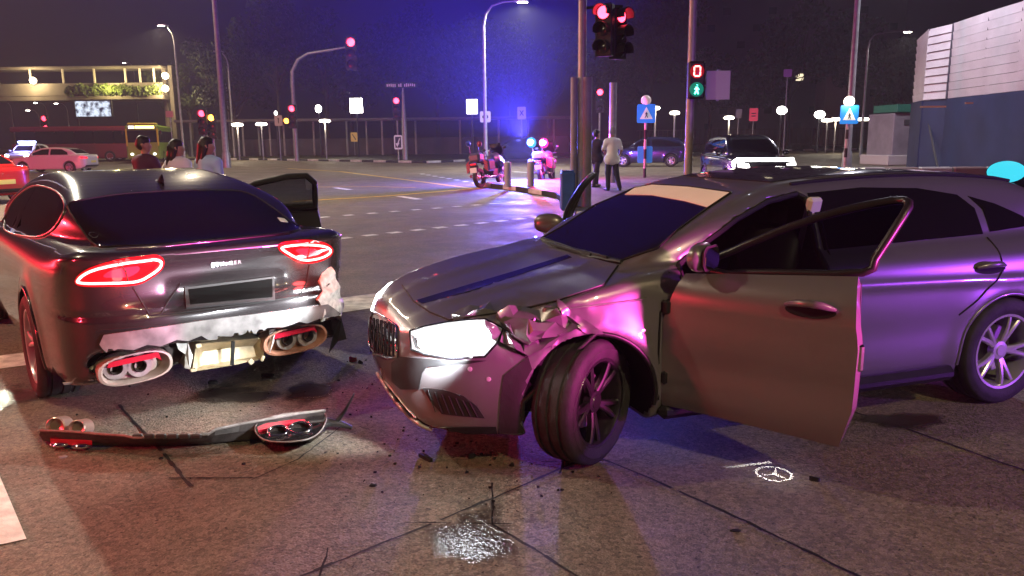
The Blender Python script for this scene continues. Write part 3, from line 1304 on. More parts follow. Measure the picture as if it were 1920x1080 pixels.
Z1 = lambda pts: zz(0, 290, .3611, pts)
sp2 = lambda pts: spline(Z1(pts), 3)
rear_glass = sp2([(352, 268), (430, 238), (640, 206), (900, 190), (1150, 186), (1285, 200), (1400, 265), (1500, 340), (1556, 390), (1400, 414), (1100, 442), (850, 466), (600, 478), (500, 474), (425, 385)])
rg = obj('rear_window', CS.px_patch(rear_glass, 9, off=.003, depth=.01), GLASS_D, S_ROOT, smooth=60)
obj('window_seal', MB().tube(CS.px_line(rear_glass + rear_glass[:1], .003), .006, 6), SEAM, rg, smooth=60)
qg = sp2([(22, 372), (55, 265), (125, 190), (195, 162), (295, 192), (340, 262), (318, 332), (270, 395), (195, 430), (110, 422), (50, 405)])
q = obj('side_window', CS.px_patch(qg, 8, off=.003, depth=.01), GLASS_D, S_ROOT, smooth=60)
obj('window_seal', MB().tube(CS.px_line(qg + qg[:1], .004), .007, 6), mat('satin_trim', (.30, .29, .30), .3, .9), q, smooth=60)
for sg in (-1, 1):
    for wo in (([(.20, 1.01), (1.06, .99), (1.08, 1.25), (.75, 1.275), (.40, 1.22), (.15, 1.10)],) if sg > 0 else ()) + (([(1.14, .99), (2.10, .97), (1.95, 1.10), (1.66, 1.22), (1.38, 1.28), (1.15, 1.27)],) if sg < 0 else ()):
        obj('side_window', CS.side_patch(wo, sg, .07, off=.004, depth=.01), GLASS_D, S_ROOT, smooth=60)
obj('windscreen', CS.end_patch([(-.62, .99), (.62, .99), (.55, 1.20), (.45, 1.30), (-.45, 1.30), (-.55, 1.20)], 1, .08, off=.004), GLASS_D, S_ROOT, smooth=60)
for sg in (-1, 1):
    obj('headlight', CS.end_patch([(sg * .52, .62), (sg * .80, .68), (sg * .83, .76), (sg * .55, .72)], 1, .05, off=.006), mat('unlit_lamp', (.4, .4, .42), .1, .3), S_ROOT, smooth=60)

# tail lamps: red lens, glowing ring, dark inner
TL_L = sp2([(402, 664), (416, 632), (470, 596), (560, 566), (640, 548), (740, 535), (812, 529), (843, 550), (832, 590), (790, 626), (730, 660), (660, 672), (560, 675), (450, 676)])
TL_R = sp2([(1450, 480), (1482, 460), (1600, 452), (1680, 464), (1717, 490), (1708, 520), (1660, 545), (1590, 556), (1540, 545), (1490, 515)])
RING = glow('tail_ring', (1.0, .16, .14), 7.0)
LENS_R = mat('red_lens', (.28, .004, .008), .08, coat=1.0, emit=(1.0, .01, .02), estr=.38)
for nm, poly, dv in (('tail_lamp', TL_L, [(612, 552), (650, 600), (665, 672)]), ('tail_lamp', TL_R, [(1605, 452), (1600, 500), (1590, 556)])):
    base = CS.px_patch(inset(poly, -3.5), 6, off=.006, depth=.02)
    t = obj(nm, base, LENS_R, S_ROOT, smooth=60)
    rp = inset(poly, 3.2)
    obj('light_ring', MB().tube(CS.px_line(rp + rp[:1], .013, step=5), .0075, 8), RING, t, smooth=60)
    obj('lens_divider', MB().tube(CS.px_line(Z1(dv), .012), .004, 6), SEAM, t)
    cxm = sum(p[0] for p in poly) / len(poly)
    cym = sum(p[1] for p in poly) / len(poly)
    inn = [(cxm + (p[0] - cxm) * .42, cym + (p[1] - cym) * .42) for p in poly]
    obj('inner_lamp', CS.px_patch(inn, 6, off=.011, depth=.01), mat('inner_red', (.45, .02, .05), .15, emit=(1, .03, .06), estr=.5), t, smooth=60)

# boot lid shut lines, bumper gap
for ln in ([(690, 690), (735, 765), (775, 832), (840, 830)], [(1605, 572), (1592, 660), (1556, 728)], [(775, 836), (1000, 812), (1300, 775), (1556, 735)],
           [(500, 914), (760, 893), (1050, 868), (1300, 848), (1580, 822)], [(936, 668), (880, 750), (836, 826)], [(345, 268), (420, 380), (497, 474)]):
    obj('shut_line', MB().tube(CS.px_line(Z1(ln), .0015), .0045, 6), SEAM, S_ROOT)
# boot lip spoiler
lipu = Z1([(600, 492), (840, 478), (1100, 452), (1440, 416), (1500, 408)])
obj('spoiler', MB().tube(CS.px_line(lipu, .001), [.004 + .012 * min(1, i / 8, (44 - i) / 8) for i in range(45)] if False else .012, 8), PAINT_S, S_ROOT, smooth=60)
# number plate in its surround
pl = [(352, 543), (509, 523), (510, 559), (356, 573)]
fr = obj('plate_frame', CS.px_patch([(345, 539), (513, 518), (515, 564), (349, 579)], 8, off=.012, depth=.02), mat('plate_surround', (.03, .028, .03), .6), S_ROOT)
obj('number_plate', CS.px_patch(pl, 8, off=.017, depth=.01), mat('plate_black', (.003, .003, .003), .9, spec=.1), fr)
# model lettering on the boot
c0, n0 = CS.cast_px(424, 494)
c1, _ = CS.cast_px(460, 490)
ax = (c1 - c0).normalized()
up = Vector((0, 0, 1))
nz = ax.cross(up).normalized()
up = nz.cross(ax).normalized()
Mt = Matrix(((ax.x, up.x, nz.x, c0.x + nz.x * .006), (ax.y, up.y, nz.y, c0.y + nz.y * .006), (ax.z, up.z, nz.z, c0.z + nz.z * .006), (0, 0, 0, 1)))
text_mesh('badge_lettering', 'STINGER', .030, .004, Mt @ Matrix.Diagonal((1.25, 1, 1, 1)), CHROME, S_ROOT)
# shark fin aerial
pa, _ = CS.cast_axis((0, .22, 3), (0, 0, -1))
fin = MB()
for k, (dy, hh, ww) in enumerate(((.10, .004, .004), (.06, .022, .014), (.0, .040, .019), (-.05, .058, .016), (-.075, .060, .010), (-.085, .03, .006))):
    for dx, dz in ((-1, 0), (-.7, .6), (0, 1), (.7, .6), (1, 0)):
        fin.v.append((pa.x + dx * ww, pa.y + dy, pa.z - .004 + dz * hh))
for i in range(5):
    for j in range(4):
        fin.f.append((i * 5 + j, i * 5 + j + 1, i * 5 + 6 + j, i * 5 + 5 + j))
fin.f.append((25, 26, 27, 28, 29))
obj('aerial_fin', fin, GLOSSB, S_ROOT, smooth=60)
obj('window_sticker', CS.px_patch([(520, 409), (533, 411), (540, 418), (526, 416)], 4, off=.006, depth=.003), mat('paper_white', (.7, .68, .66), .6), S_ROOT)
# lower lip of the bumper, the light it catches painted in as pale grey
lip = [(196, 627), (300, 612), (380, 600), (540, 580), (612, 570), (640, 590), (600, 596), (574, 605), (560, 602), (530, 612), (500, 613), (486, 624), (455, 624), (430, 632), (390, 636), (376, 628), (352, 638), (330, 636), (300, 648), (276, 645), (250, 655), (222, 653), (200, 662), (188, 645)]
obj('bumper_lip', CS.px_patch(lip, 7, off=.014, depth=.03), mat('lip_lit_paint', (.33, .31, .31), .24, .4, coat=1.0, vary=.45, vscale=9), S_ROOT, smooth=40)

# open front door on the far side
open_door(S_ROOT, CS0, 1, S_DOOR, S_WIN, (.90, 2.26), R(62), PAINT_S, handle=(1.32, .80, .2), mirror=(2.02, .98, .13), frame_r=.030)


# what the missing bumper bottom lays bare
def s_plane(px, py, yl):
    """point on the plane y = yl of the car, seen at the pixel"""
    o = CS.Mi @ Vector((0, 0, CAM_H))
    d = CS.Mi.to_3x3() @ ray(px, py)
    return o + d * ((yl - o.y) / d.y)


HEAT = mat('heat_shield', (.62, .50, .33), .45, .35, vary=.3, vscale=12, bump=.5, bscale=25)
RAWPL = mat('bare_pale_plastic', (.55, .52, .50), .5, vary=.25, vscale=15)
SOOT = mat('soot', (.02, .012, .010), .8)
INREF = mat('red_reflector', (.45, .01, .03), .2, coat=1.0)
ub = MB().box((.05, -.42, .34), (1.40, .7, .16), bev=.05)
obj('underbody', ub, mat('underbody_dark', (.05, .035, .035), .7, vary=.4, vscale=6), S_ROOT)


def exhaust(cpx, holes, wpx, hpx, tilt, cold):
    """oval trim cup with twin pipe mouths"""
    c = s_plane(cpx[0], cpx[1], -1.0)
    kx = (s_plane(cpx[0] + 10, cpx[1], -1.0) - c).length / 10
    kz = (s_plane(cpx[0], cpx[1] + 10, -1.0) - c).length / 10
    w, h = wpx * kx, hpx * kz
    M = Matrix.Translation(c) @ Matrix.Rotation(tilt, 4, 'Y') @ Matrix.Rotation(math.pi / 2, 4, 'X')
    oval = lambda s, e=1.0: [(math.copysign(abs(math.cos(a)) ** .75, math.cos(a)) * w / 2 * s * e, math.copysign(abs(math.sin(a)) ** .8, math.sin(a)) * h / 2 * s) for a in np.linspace(0, 2 * math.pi, 28, endpoint=False)]
    cup = MB()
    ringsv = []
    for s, d in ((1.0, -.10), (1.02, .0), (1.0, .02), (.92, .022), (.86, .0), (.80, -.08)):
        ringsv.append([M @ Vector((p[0], p[1], d)) for p in oval(s)])
    vs = [p for r_ in ringsv for p in r_]
    n = 28
    fs = [(i * n + k, i * n + (k + 1) % n, (i + 1) * n + (k + 1) % n, (i + 1) * n + k) for i in range(len(ringsv) - 1) for k in range(n)]
    fs.append(tuple(range((len(ringsv) - 1) * n, len(ringsv) * n)))
    cup.add(vs, fs)
    e = obj('exhaust_cup', cup, cold, S_ROOT, smooth=40)
    for hx in holes:
        p = s_plane(hx[0], hx[1], -1.0)
        tp = MB().lathe([(.030, -.12), (.030, -.012), (.033, -.008), (.037, -.012), (.037, -.12)], 20, Matrix.Translation(p) @ Matrix.Rotation(math.pi / 2, 4, 'X'))
        obj('pipe', tp, SOOT, e, smooth=50)
        obj('pipe_plate', MB().lathe([(.034, -.03), (.068, -.03), (.072, -.05)], 20, Matrix.Translation(p) @ Matrix.Rotation(math.pi / 2, 4, 'X')), mat('pipe_collar', (.26, .23, .22), .5, vary=.3, vscale=20), e, smooth=50)
    rf = [(w * -.36, h * .18), (w * .30, h * .18), (w * .36, h * .05), (w * .33, h * .36), (w * -.33, h * .36)]
    obj('reflector', MB().prism(rf, -.02, .004, M), INREF, e)


exhaust((254, 689), [(219, 692), (264, 687)], 140, 56, R(-3), mat('exhaust_cup_pale', (.36, .28, .24), .5, vary=.2, vscale=10))
exhaust((553, 636), [(541, 638), (580, 631)], 118, 50, R(-3), mat('exhaust_cup_rust', (.36, .16, .10), .55, vary=.3, vscale=10))
# silencer with its folded shield
hs = MB()
P = [s_plane(x, y, yl) for x, y, yl in ((360, 697, -.98), (368, 645, -.98), (430, 640, -1.0), (488, 634, -.98), (497, 672, -.98), (430, 686, -1.02), (380, 660, -.88), (430, 652, -.88), (476, 648, -.88), (480, 668, -.9), (430, 678, -.9), (382, 684, -.9))]
hs.add(P, [(0, 1, 6, 11), (1, 2, 7, 6), (2, 3, 8, 7), (3, 4, 9, 8), (4, 5, 10, 9), (5, 0, 11, 10), (6, 7, 10, 11), (7, 8, 9, 10)])
bk = [p + Vector((0, .35, 0)) for p in P[:6]]
hs.add(P[:6] + bk, [(0, 1, 7, 6), (1, 2, 8, 7), (2, 3, 9, 8), (3, 4, 10, 9), (4, 5, 11, 10), (5, 0, 6, 11), (6, 7, 8, 9, 10, 11)])
hso = obj('silencer_shield', hs, HEAT, S_ROOT)
obj('hanger_strap', MB().tube([s_plane(437, 640, -1.03), s_plane(436, 662, -1.03), s_plane(435, 684, -1.03)], .012, 6), BLACK, hso)
for k, (x, y) in enumerate(((362, 694), (470, 678), (492, 672), (372, 648))):
    obj('torn_clip', MB().box(s_plane(x, y, -1.0), (.035, .02, .02 + .01 * (k % 2)), Matrix.Rotation(k, 3, 'Y'), bev=.004), HEAT, hso)
for fl in ([(330, 640), (352, 640), (362, 668), (356, 692), (346, 690), (348, 665), (334, 655)], [(505, 615), (518, 612), (514, 640), (506, 662), (500, 660), (506, 638)],
           [(160, 700), (185, 672), (196, 664), (190, 682), (172, 716), (120, 722), (118, 718), (152, 716)], [(620, 600), (640, 596), (650, 636), (634, 640), (618, 660), (626, 628)]):
    Pf = [s_plane(x, y, -1.03 + .02 * (i % 3)) for i, (x, y) in enumerate(fl)]
    if fl[0][0] == 160:
        Pf = [s_plane(x, y, -.86 + .02 * (i % 3)) for i, (x, y) in enumerate(fl)]
    if fl[0][0] == 620:
        Pf = [s_plane(x, y, -.80 + .02 * (i % 3)) for i, (x, y) in enumerate(fl)]
    n = len(Pf)
    mbf = MB().add(Pf + [p + Vector((0, .012, 0)) for p in Pf], [tuple(range(n)), tuple(range(2 * n - 1, n - 1, -1))] + [(i, (i + 1) % n, n + (i + 1) % n, n + i) for i in range(n)])
    obj('torn_flap', mbf, RAWPL if fl[0][0] != 620 else BLACK, S_ROOT)

for wy in (0.0, 2.906):
    for sg in (-1, 1):
        obj('arch_lip', MB().tube([CS0.cast_axis((sg * 2, wy + .377 * math.cos(a), .34 + .377 * math.sin(a)), (-sg, 0, 0))[0] for a in np.linspace(R(-12), R(192), 40)], .012, 8), PAINT_S, S_ROOT, smooth=60)

# split bumper corner, headlight glare painted in as a pale patch
def s_folds(seed, amp, fr):
    r = random.Random(seed)
    K = [(r.uniform(-2, 2), r.uniform(-2, 2), r.uniform(0, 6)) for _ in range(5)]
    return lambda x, y: amp * (sum(.5 + math.asin(math.sin(fr * (a * x + b * y) + c)) / math.pi for a, b, c in K) / 5 - .5) * 2.6


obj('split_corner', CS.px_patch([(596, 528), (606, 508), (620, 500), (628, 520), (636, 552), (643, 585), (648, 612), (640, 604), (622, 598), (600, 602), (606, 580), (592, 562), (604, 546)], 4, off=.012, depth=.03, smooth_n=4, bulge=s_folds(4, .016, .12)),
    mat('pale_headlight_glare', (.62, .60, .56), .35, coat=.6, vary=.3, vscale=30), S_ROOT, smooth=22)

# ---------------------------------------------------------------- grey hatchback with crushed front wing
M_ROOT = thing('car', 'grey hatchback car with crumpled front wing and open doors', 'car', (.10, 4.52, 0), R(109))
M_DOOR = [(-.385, .27), (-1.24, .24), (-1.29, .42), (-1.30, .70), (-1.275, .90), (-1.25, 1.0), (-.90, .975), (-.46, .945), (-.375, .70), (-.37, .40)]
M_WIN = spline([(-.48, .965), (-.66, 1.07), (-.90, 1.20), (-1.12, 1.285), (-1.32, 1.335), (-1.385, 1.33), (-1.38, 1.27), (-1.30, 1.08), (-1.26, 1.02), (-.90, .99)], 2)
M_HOLE = [(-.45, .32), (-1.32, .30), (-1.37, .45), (-1.40, 1.0), (-1.40, 1.27), (-1.36, 1.295), (-1.15, 1.26), (-.92, 1.175), (-.68, 1.05), (-.52, .95), (-.44, .70)]
_md = SDF2(M_HOLE, (-4, -.3), (1.5, 2))


def m_cut(x, y, z):
    return np.maximum(_md(y, z), x - .55)


def m_extra(b, x, y, z):
    # crushed corner in front of the left wheel
    d2 = ((x + .80) / .17) ** 2 + ((y - .30) / .26) ** 2 + ((z - .74) / .14) ** 2
    w = np.exp(-d2)
    b = b + w * (.045 + .05 * sines(x, y, z, 14, 11))
    # waist crease and hood creases
    side = np.clip((np.abs(x) - .55) / .2, 0, 1) * np.clip((-.3 - y) / .3, 0, 1)
    b = b - .014 * side * np.exp(-((z - .80 - .03 * (y + 1.5)) / .03) ** 2)
    b = b + .010 * side * np.exp(-((z - .50) / .10) ** 2)
    hood = np.clip((y + .35) / .2, 0, 1) * np.clip((.78 - y) / .2, 0, 1) * np.clip((z - .6) / .1, 0, 1)
    b = b - .014 * hood * np.exp(-((np.abs(x) - .33 - .10 * (.2 - y)) / .07) ** 2)
    return b


M_SPEC = dict(
    y0=-3.5, y1=.95, wheels=(0.0, -2.70), arch=.350, wz=.325, extra=m_extra, cut=m_cut,
    side=[(.68, .20), (.84, .26), (.90, .40), (.885, .54), (.84, .64), (.74, .705), (.4, .80), (-.1, .895), (-.45, .955), (-1.5, .975),
          (-2.6, 1.0), (-3.3, 1.0), (-3.42, .9), (-3.45, .6), (-3.4, .35), (-3.2, .25), (-2.0, .20), (0, .20)],
    plan=[(0, .93), (.35, .89), (.60, .78), (.77, .58), (.85, .3), (.882, 0), (.885, -1.3), (.885, -2.6), (.86, -3.0), (.76, -3.3), (.5, -3.43), (0, -3.46)],
    sec=[(0, .80), (.20, .83), (.35, .875), (.55, .89), (.75, .885), (.88, .86), (.98, .79), (1.3, .5)],
    cside=[(-.16, .86), (-.26, .95), (-.75, 1.18), (-1.20, 1.335), (-1.9, 1.395), (-2.6, 1.375), (-3.1, 1.28), (-3.36, 1.0), (-3.2, .8), (-.4, .8)],
    csec=[(.7, .86), (.9, .80), (1.0, .755), (1.1, .715), (1.2, .67), (1.3, .61), (1.4, .53), (1.6, .42)],
    cplan=[(0, -.14), (.45, -.20), (.68, -.36), (.79, -.85), (.80, -1.5), (.80, -2.5), (.72, -3.1), (.5, -3.36), (0, -3.42)],
    k1=.06)
CM, CM0 = build_body(M_ROOT, M_SPEC, (-1.02, -3.6, .05), (1.02, 1.06, 1.5), PAINT_M, .018)
wheel(M_ROOT, (-.77, .0, .316), .316, .230, .215, -1, yaw=R(34), rimmat=DALLOY, spin=.5)
wheel(M_ROOT, (.78, .0, .325), .325, .235, .225, 1, yaw=R(34), rimmat=DALLOY)
wheel(M_ROOT, (-.78, -2.70, .325), .325, .235, .225, -1, rimmat=ALLOY, spin=.9)
wheel(M_ROOT, (.78, -2.70, .325), .325, .235, .225, 1, rimmat=ALLOY)

Z3 = lambda pts: zz(660, 400, .4444, pts)
# hood as a separate skin, and a black strip painting the dark reflection on its crease
hood = Z3([(213, 303), (262, 372), (330, 418), (412, 452), (600, 424), (740, 400), (862, 372), (1060, 308), (1122, 222), (1000, 190), (870, 158), (806, 134), (700, 140), (560, 168), (400, 216)])
ho = obj('hood', CM.px_patch(hood, 7, off=.009, depth=.03), PAINT_M, M_ROOT, smooth=50)
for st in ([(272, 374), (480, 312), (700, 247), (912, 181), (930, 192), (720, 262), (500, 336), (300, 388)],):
    obj('crease_reflection', CM.px_patch(Z3(st), 8, off=.0115, depth=.004), GLOSSB, ho, smooth=60)
obj('shut_line', MB().tube(CM.px_line(hood + hood[:1], .001), .006, 6), SEAM, ho)
# windscreen, sun strip, wipers
ws = [(1016, 447), (1055, 425), (1116, 385), (1190, 353), (1222, 347), (1290, 351), (1371, 362), (1327, 391), (1271, 432), (1233, 466), (1165, 489), (1110, 479), (1045, 461)]
wso = obj('windscreen', CM0.px_patch(ws, 10, off=.004, depth=.012), GLASS_D, M_ROOT, smooth=60)
ss = [(1190, 354), (1222, 348), (1290, 352), (1369, 363), (1327, 390), (1283, 378), (1222, 367), (1172, 366)]
obj('sun_strip', CM0.px_patch(ss, 8, off=.007, depth=.004), mat('silver_strip', (.86, .83, .75), .45, vary=.06, vscale=4), wso, smooth=60)
obj('window_seal', MB().tube(CM0.px_line(ws + ws[:1], .003), .007, 6), SEAM, wso)
for wl in ([(1020, 452), (1075, 472), (1142, 489)], [(1030, 462), (1060, 470), (1110, 484)]):
    pts = CM0.px_line(wl, .022)
    obj('wiper', MB().tube(pts, .008, 6), BLACK, M_ROOT)
obj('cowl', MB().tube(CM0.px_line([(1018, 450), (1048, 464), (1110, 483), (1166, 493)], .006), .014, 8), BLACK, M_ROOT)
# roof panel
obj('roof_panel', CM0.top_patch([(-.48, -1.28), (.48, -1.28), (.50, -2.0), (.48, -3.0), (-.48, -3.0), (-.50, -2.0)], .08, off=.004, depth=.01), mat('roof_black', (.02, .02, .022), .12, coat=1.0), M_ROOT, smooth=60)
obj('roof_rail', MB().tube([CM0.cast_axis((-.56 + .02 * math.sin((-y - 1.3) * 1.6), y, 3), (0, 0, -1))[0] + Vector((0, 0, .008)) for y in np.linspace(-1.35, -3.0, 14)], .010, 8), SEAM, M_ROOT)
# headlights
HL = [(771, 622), (800, 614), (838, 607), (880, 602), (909, 601), (942, 617), (930, 645), (909, 668), (847, 671), (800, 664), (774, 655)]
hl = obj('headlight', CM.px_patch(HL, 7, off=.008, depth=.03), mat('headlight_lens', (.5, .52, .55), .05, .2, coat=1, emit=(.9, .96, 1.0), estr=1.1), M_ROOT, smooth=60)
obj('lamp_edge', MB().tube(CM.px_line(HL + HL[:1], .008), .006, 6), GLOSSB, hl)
HI = spline([(790, 628), (826, 616), (870, 608), (905, 611), (920, 628), (912, 650), (892, 663), (850, 665), (808, 658), (788, 648)], 2)
obj('lit_reflector', CM.px_patch(HI, 6, off=.013, depth=.01), glow('headlight_beam', (.93, .97, 1.0), 26.0), hl, smooth=60)
for x_, y_, r_ in ((858, 638, .046), (892, 634, .034)):
    pj, nj = CM.cast_px(x_, y_)
    obj('projector', MB().lathe([(1e-4, .022), (r_ * .7, .018), (r_, .0)], 20, Matrix.Translation(pj + nj * .014) @ nj.to_track_quat('Z', 'Y').to_matrix().to_4x4()), glow('headlight_core', (.9, .96, 1.0), 160), hl, smooth=60)
for k in range(4):
    obj('lamp_fin', MB().tube(CM.px_line([(776 + k * 3, 630 + k * 2), (784 + k * 3, 652 + k)], .012), .003, 5), CHROME, hl)
obj('lamp_tail', CM.px_patch([(909, 603), (940, 618), (930, 640), (912, 630)], 6, off=.012, depth=.02), mat('lamp_clear', (.25, .25, .27), .08, .4, coat=1), hl, smooth=60)
frp = [(.40, .60), (.72, .64), (.80, .71), (.62, .715), (.44, .68)]
obj('headlight', CM.end_patch(frp, 1, .05, off=.008, depth=.02), glow('headlight_beam', (.93, .97, 1.0), 26.0), M_ROOT, smooth=60)
# grille with upright bars
GR = [(694, 598), (702, 586), (722, 596), (745, 612), (747, 668), (730, 672), (706, 664), (694, 645)]
gr = obj('grille', CM.px_patch(GR, 7, off=.004, depth=.02), GLOSSB, M_ROOT, smooth=60)
for k in range(7):
    x = 698 + k * 7.2
    obj('grille_bar', MB().tube(CM.px_line([(x, 596 + k * 2.3), (x + .5, 630 + k * 2), (x + 1, 660 + k * 1.5)], .012), .0055, 6), mat('bar_steel', (.16, .16, .18), .25, .9), gr)
obj('grille_frame', MB().tube(CM.px_line(GR + GR[:1], .008), .008, 6), CHROME, gr, smooth=60)
# front bumper: dark insert, intake, splitter trims
obj('bumper_insert', CM.px_patch([(749, 668), (790, 672), (850, 676), (912, 676), (880, 682), (800, 688), (792, 700), (786, 730), (752, 730), (735, 715), (735, 680)], 7, off=.004, depth=.012), BLACK, M_ROOT, smooth=60)
it = obj('intake', CM.px_patch([(793, 727), (830, 730), (869, 742), (895, 762), (909, 784), (860, 780), (829, 776), (807, 751)], 7, off=.004, depth=.01), mat('intake_mesh', (.02, .02, .022), .6), M_ROOT, smooth=60)
for k in range(7):
    obj('intake_bar', MB().tube(CM.px_line([(804 + k * 13, 730 + k * 4), (818 + k * 13, 772 + k * 1.5)], .008), .003, 4), BLACK, it)
obj('splitter_trim', MB().tube(CM.px_line([(698, 705), (704, 730), (714, 752), (744, 779), (780, 796), (811, 808)], .016), .010, 8), mat('pale_trim', (.55, .60, .56), .3, .5), M_ROOT, smooth=60)
obj('bumper_crease', MB().tube(CM.px_line([(716, 690), (722, 712), (745, 740), (765, 765), (782, 782)], .006), .005, 6), mat('pale_trim', (.55, .60, .56), .3, .5), M_ROOT, smooth=60)
obj('bumper_lip', CM.px_patch([(700, 712), (716, 716), (730, 745), (790, 790), (805, 800), (930, 800), (932, 812), (820, 815), (745, 790), (710, 760)], 7, off=.006, depth=.02), BLACK, M_ROOT, smooth=60)
fog = obj('bumper_seam', MB().tube(CM.px_line([(945, 640), (970, 660), (985, 668)], .003), .004, 6), SEAM, M_ROOT)
for x, y in ((881, 692), (916, 711)):
    p, n = CM.cast_px(x, y)
    obj('parking_sensor', MB().lathe([(1e-4, .004), (.010, .003), (.012, 0)], 14, Matrix.Translation(p) @ n.to_track_quat('Z', 'Y').to_matrix().to_4x4()), mat('sensor_grey', (.4, .4, .42), .3), M_ROOT)


# crumpled wing: sharp folded sheet metal
def folds(seed, amp, fr=.12):
    r = random.Random(seed)
    K = [(r.uniform(-2, 2), r.uniform(-2, 2), r.uniform(0, 6)) for _ in range(5)]
    return lambda x, y: amp * (sum(.5 + math.asin(math.sin(fr * (a * x + b * y) + c)) / math.pi for a, b, c in K) / 5 - .5) * 2.6


def crumple(outline, n, amp, seed, off, depth, nm):
    """sheet metal crushed into uneven flat facets"""
    r = random.Random(seed)
    xs = [p[0] for p in outline]
    ys = [p[1] for p in outline]
    pts = [(r.uniform(min(xs), max(xs)), r.uniform(min(ys), max(ys))) for _ in range(n)]
    hh = lambda x, y: amp * (random.Random(int(x * 131 + y * 977)).uniform(-1, 1))
    vf = CM.patch(outline, CM.cast_px, 16, off=off, depth=depth, smooth_n=3, bulge=hh, interior=pts)
    return obj(nm, vf, PAINT_M, M_ROOT, smooth=40)


cw = Z3([(606, 440), (660, 415), (720, 400), (790, 410), (860, 400), (900, 430), (955, 478), (920, 500), (872, 520), (850, 552), (800, 575), (742, 602), (690, 575), (622, 545), (640, 490)])
crumple(cw, 46, .030, 5, .024, .05, 'crumpled_wing')
crumple(Z3([(640, 470), (700, 452), (780, 470), (850, 462), (900, 490), (860, 520), (790, 530), (740, 560), (680, 530)]), 22, .022, 8, .058, .05, 'folded_flap')
cw2 = Z3([(420, 440), (480, 418), (540, 400), (585, 390), (602, 420), (520, 436), (430, 452)])
crumple(cw2, 16, .014, 9, .022, .03, 'hood_crumple')
te = Z3([(862, 372), (880, 380), (930, 420), (1000, 462), (1070, 510), (1130, 570), (1172, 640), (1160, 650), (1110, 600), (1040, 540), (960, 490), (890, 440), (866, 400)])
obj('torn_arch_edge', CM.px_patch(te, 5, off=.016, depth=.04, smooth_n=4, bulge=folds(2, .010, .1)), PAINT_M, M_ROOT, smooth=30)
# wing crease and shut line to the door
obj('wing_crease', MB().tube(CM.px_line([(1062, 580), (1140, 570), (1212, 560)], .0), .006, 6), PAINT_M, M_ROOT, smooth=60)
obj('shut_line', MB().tube([CM0.cast_axis((-2, y, z), (1, 0, 0))[0] for y, z in ((-.37, .30), (-.36, .55), (-.37, .75), (-.45, .94))], .006, 6), SEAM, M_ROOT)
# rear side: door lines, glass, handle, sill
def side_line(pts, r=.005, sg=-1, m=SEAM, nm='shut_line', off=.001):
    out = []
    for i in range(len(pts) - 1):
        a, b = Vector(pts[i]), Vector(pts[i + 1])
        for j in range(6):
            q = a.lerp(b, j / 6)
            p, n = CM0.cast_axis((sg * 2, q.x, q.y), (-sg, 0, 0))
            out.append(p + n * off)
    return obj(nm, MB().tube(out, r, 6), m, M_ROOT)


side_line([(-1.45, .30), (-1.46, .98), (-1.46, 1.30)])
side_line([(-2.62, 1.0), (-2.64, .82), (-2.45, .66), (-2.30, .56)])
side_line(M_HOLE + M_HOLE[:1], .016, nm='door_seal', off=-.008)
for sg in (-1, 1):
    obj('side_window', CM0.side_patch([(-1.44, .99), (-1.42, 1.29), (-1.8, 1.31), (-2.2, 1.295), (-2.48, 1.25), (-2.58, 1.17), (-2.60, 1.02)], sg, .06, off=.004, depth=.01), GLASS_D, M_ROOT, smooth=60)
    obj('side_window', CM0.side_patch([(-2.66, 1.03), (-2.64, 1.16), (-2.56, 1.24), (-2.75, 1.19), (-2.95, 1.11), (-3.02, 1.05)], sg, .06, off=.004, depth=.01), GLASS_D, M_ROOT, smooth=60)
pts = []
for k in range(9):
    t = k / 8
    p, nn = CM0.cast_axis((-2, -2.43 - .22 * t, .845 + .012 * math.sin(t * math.pi)), (1, 0, 0))
    pts.append(p + nn * (.010 + .030 * math.sin(t * math.pi)))
obj('handle', MB().tube(pts, [.008, .014, .017, .018, .018, .018, .017, .014, .008], 10), PAINT_M, M_ROOT, smooth=60)
obj('handle_recess', CM0.side_patch([(-2.54 + .12 * math.cos(a), .835 + .032 * math.sin(a)) for a in np.linspace(0, 2 * math.pi, 20, endpoint=False)], -1, .03, off=.003, depth=.006), SEAM, M_ROOT, smooth=60)
sk = MB()
for i in range(12):
    y0 = -.40 - i * .165
sk.box((-.86, -1.35, .235), (.09, 1.95, .085), bev=.03)
obj('sill', sk, BLACK, M_ROOT)
obj('sill_plate', MB().box((-.765, -.95, .302), (.10, .88, .012), bev=.004), mat('brushed_sill', (.5, .5, .52), .25, 1.0), M_ROOT)
# cabin seen past the open door
SEATM = mat('seat_leather', (.035, .03, .032), .5)
se = obj('seat', MB().box((-.38, -.98, .44), (.50, .52, .16), bev=.06), SEATM, M_ROOT, smooth=50)
obj('backrest', MB().box((-.38, -1.33, .78), (.48, .16, .62), Matrix.Rotation(R(14), 3, 'X'), bev=.06), SEATM, se, smooth=50)
obj('headrest', MB().box((-.38, -1.44, 1.16), (.27, .10, .17), bev=.04), SEATM, se, smooth=50)
obj('dashboard', MB().box((-.05, -.52, .80), (1.1, .22, .22), bev=.06), BLACK, M_ROOT, smooth=50)
obj('pillar_trim', MB().box((-.60, -1.43, .98), (.05, .09, .60), Matrix.Rotation(R(-14), 3, 'Y'), bev=.015), mat('pale_trim_fabric', (.55, .54, .52), .7), M_ROOT)
obj('seat_belt', MB().tube([(-.60, -1.46, 1.22), (-.59, -1.45, .9), (-.60, -1.44, .5)], .018, 4), mat('belt_web', (.05, .05, .05), .8), M_ROOT)
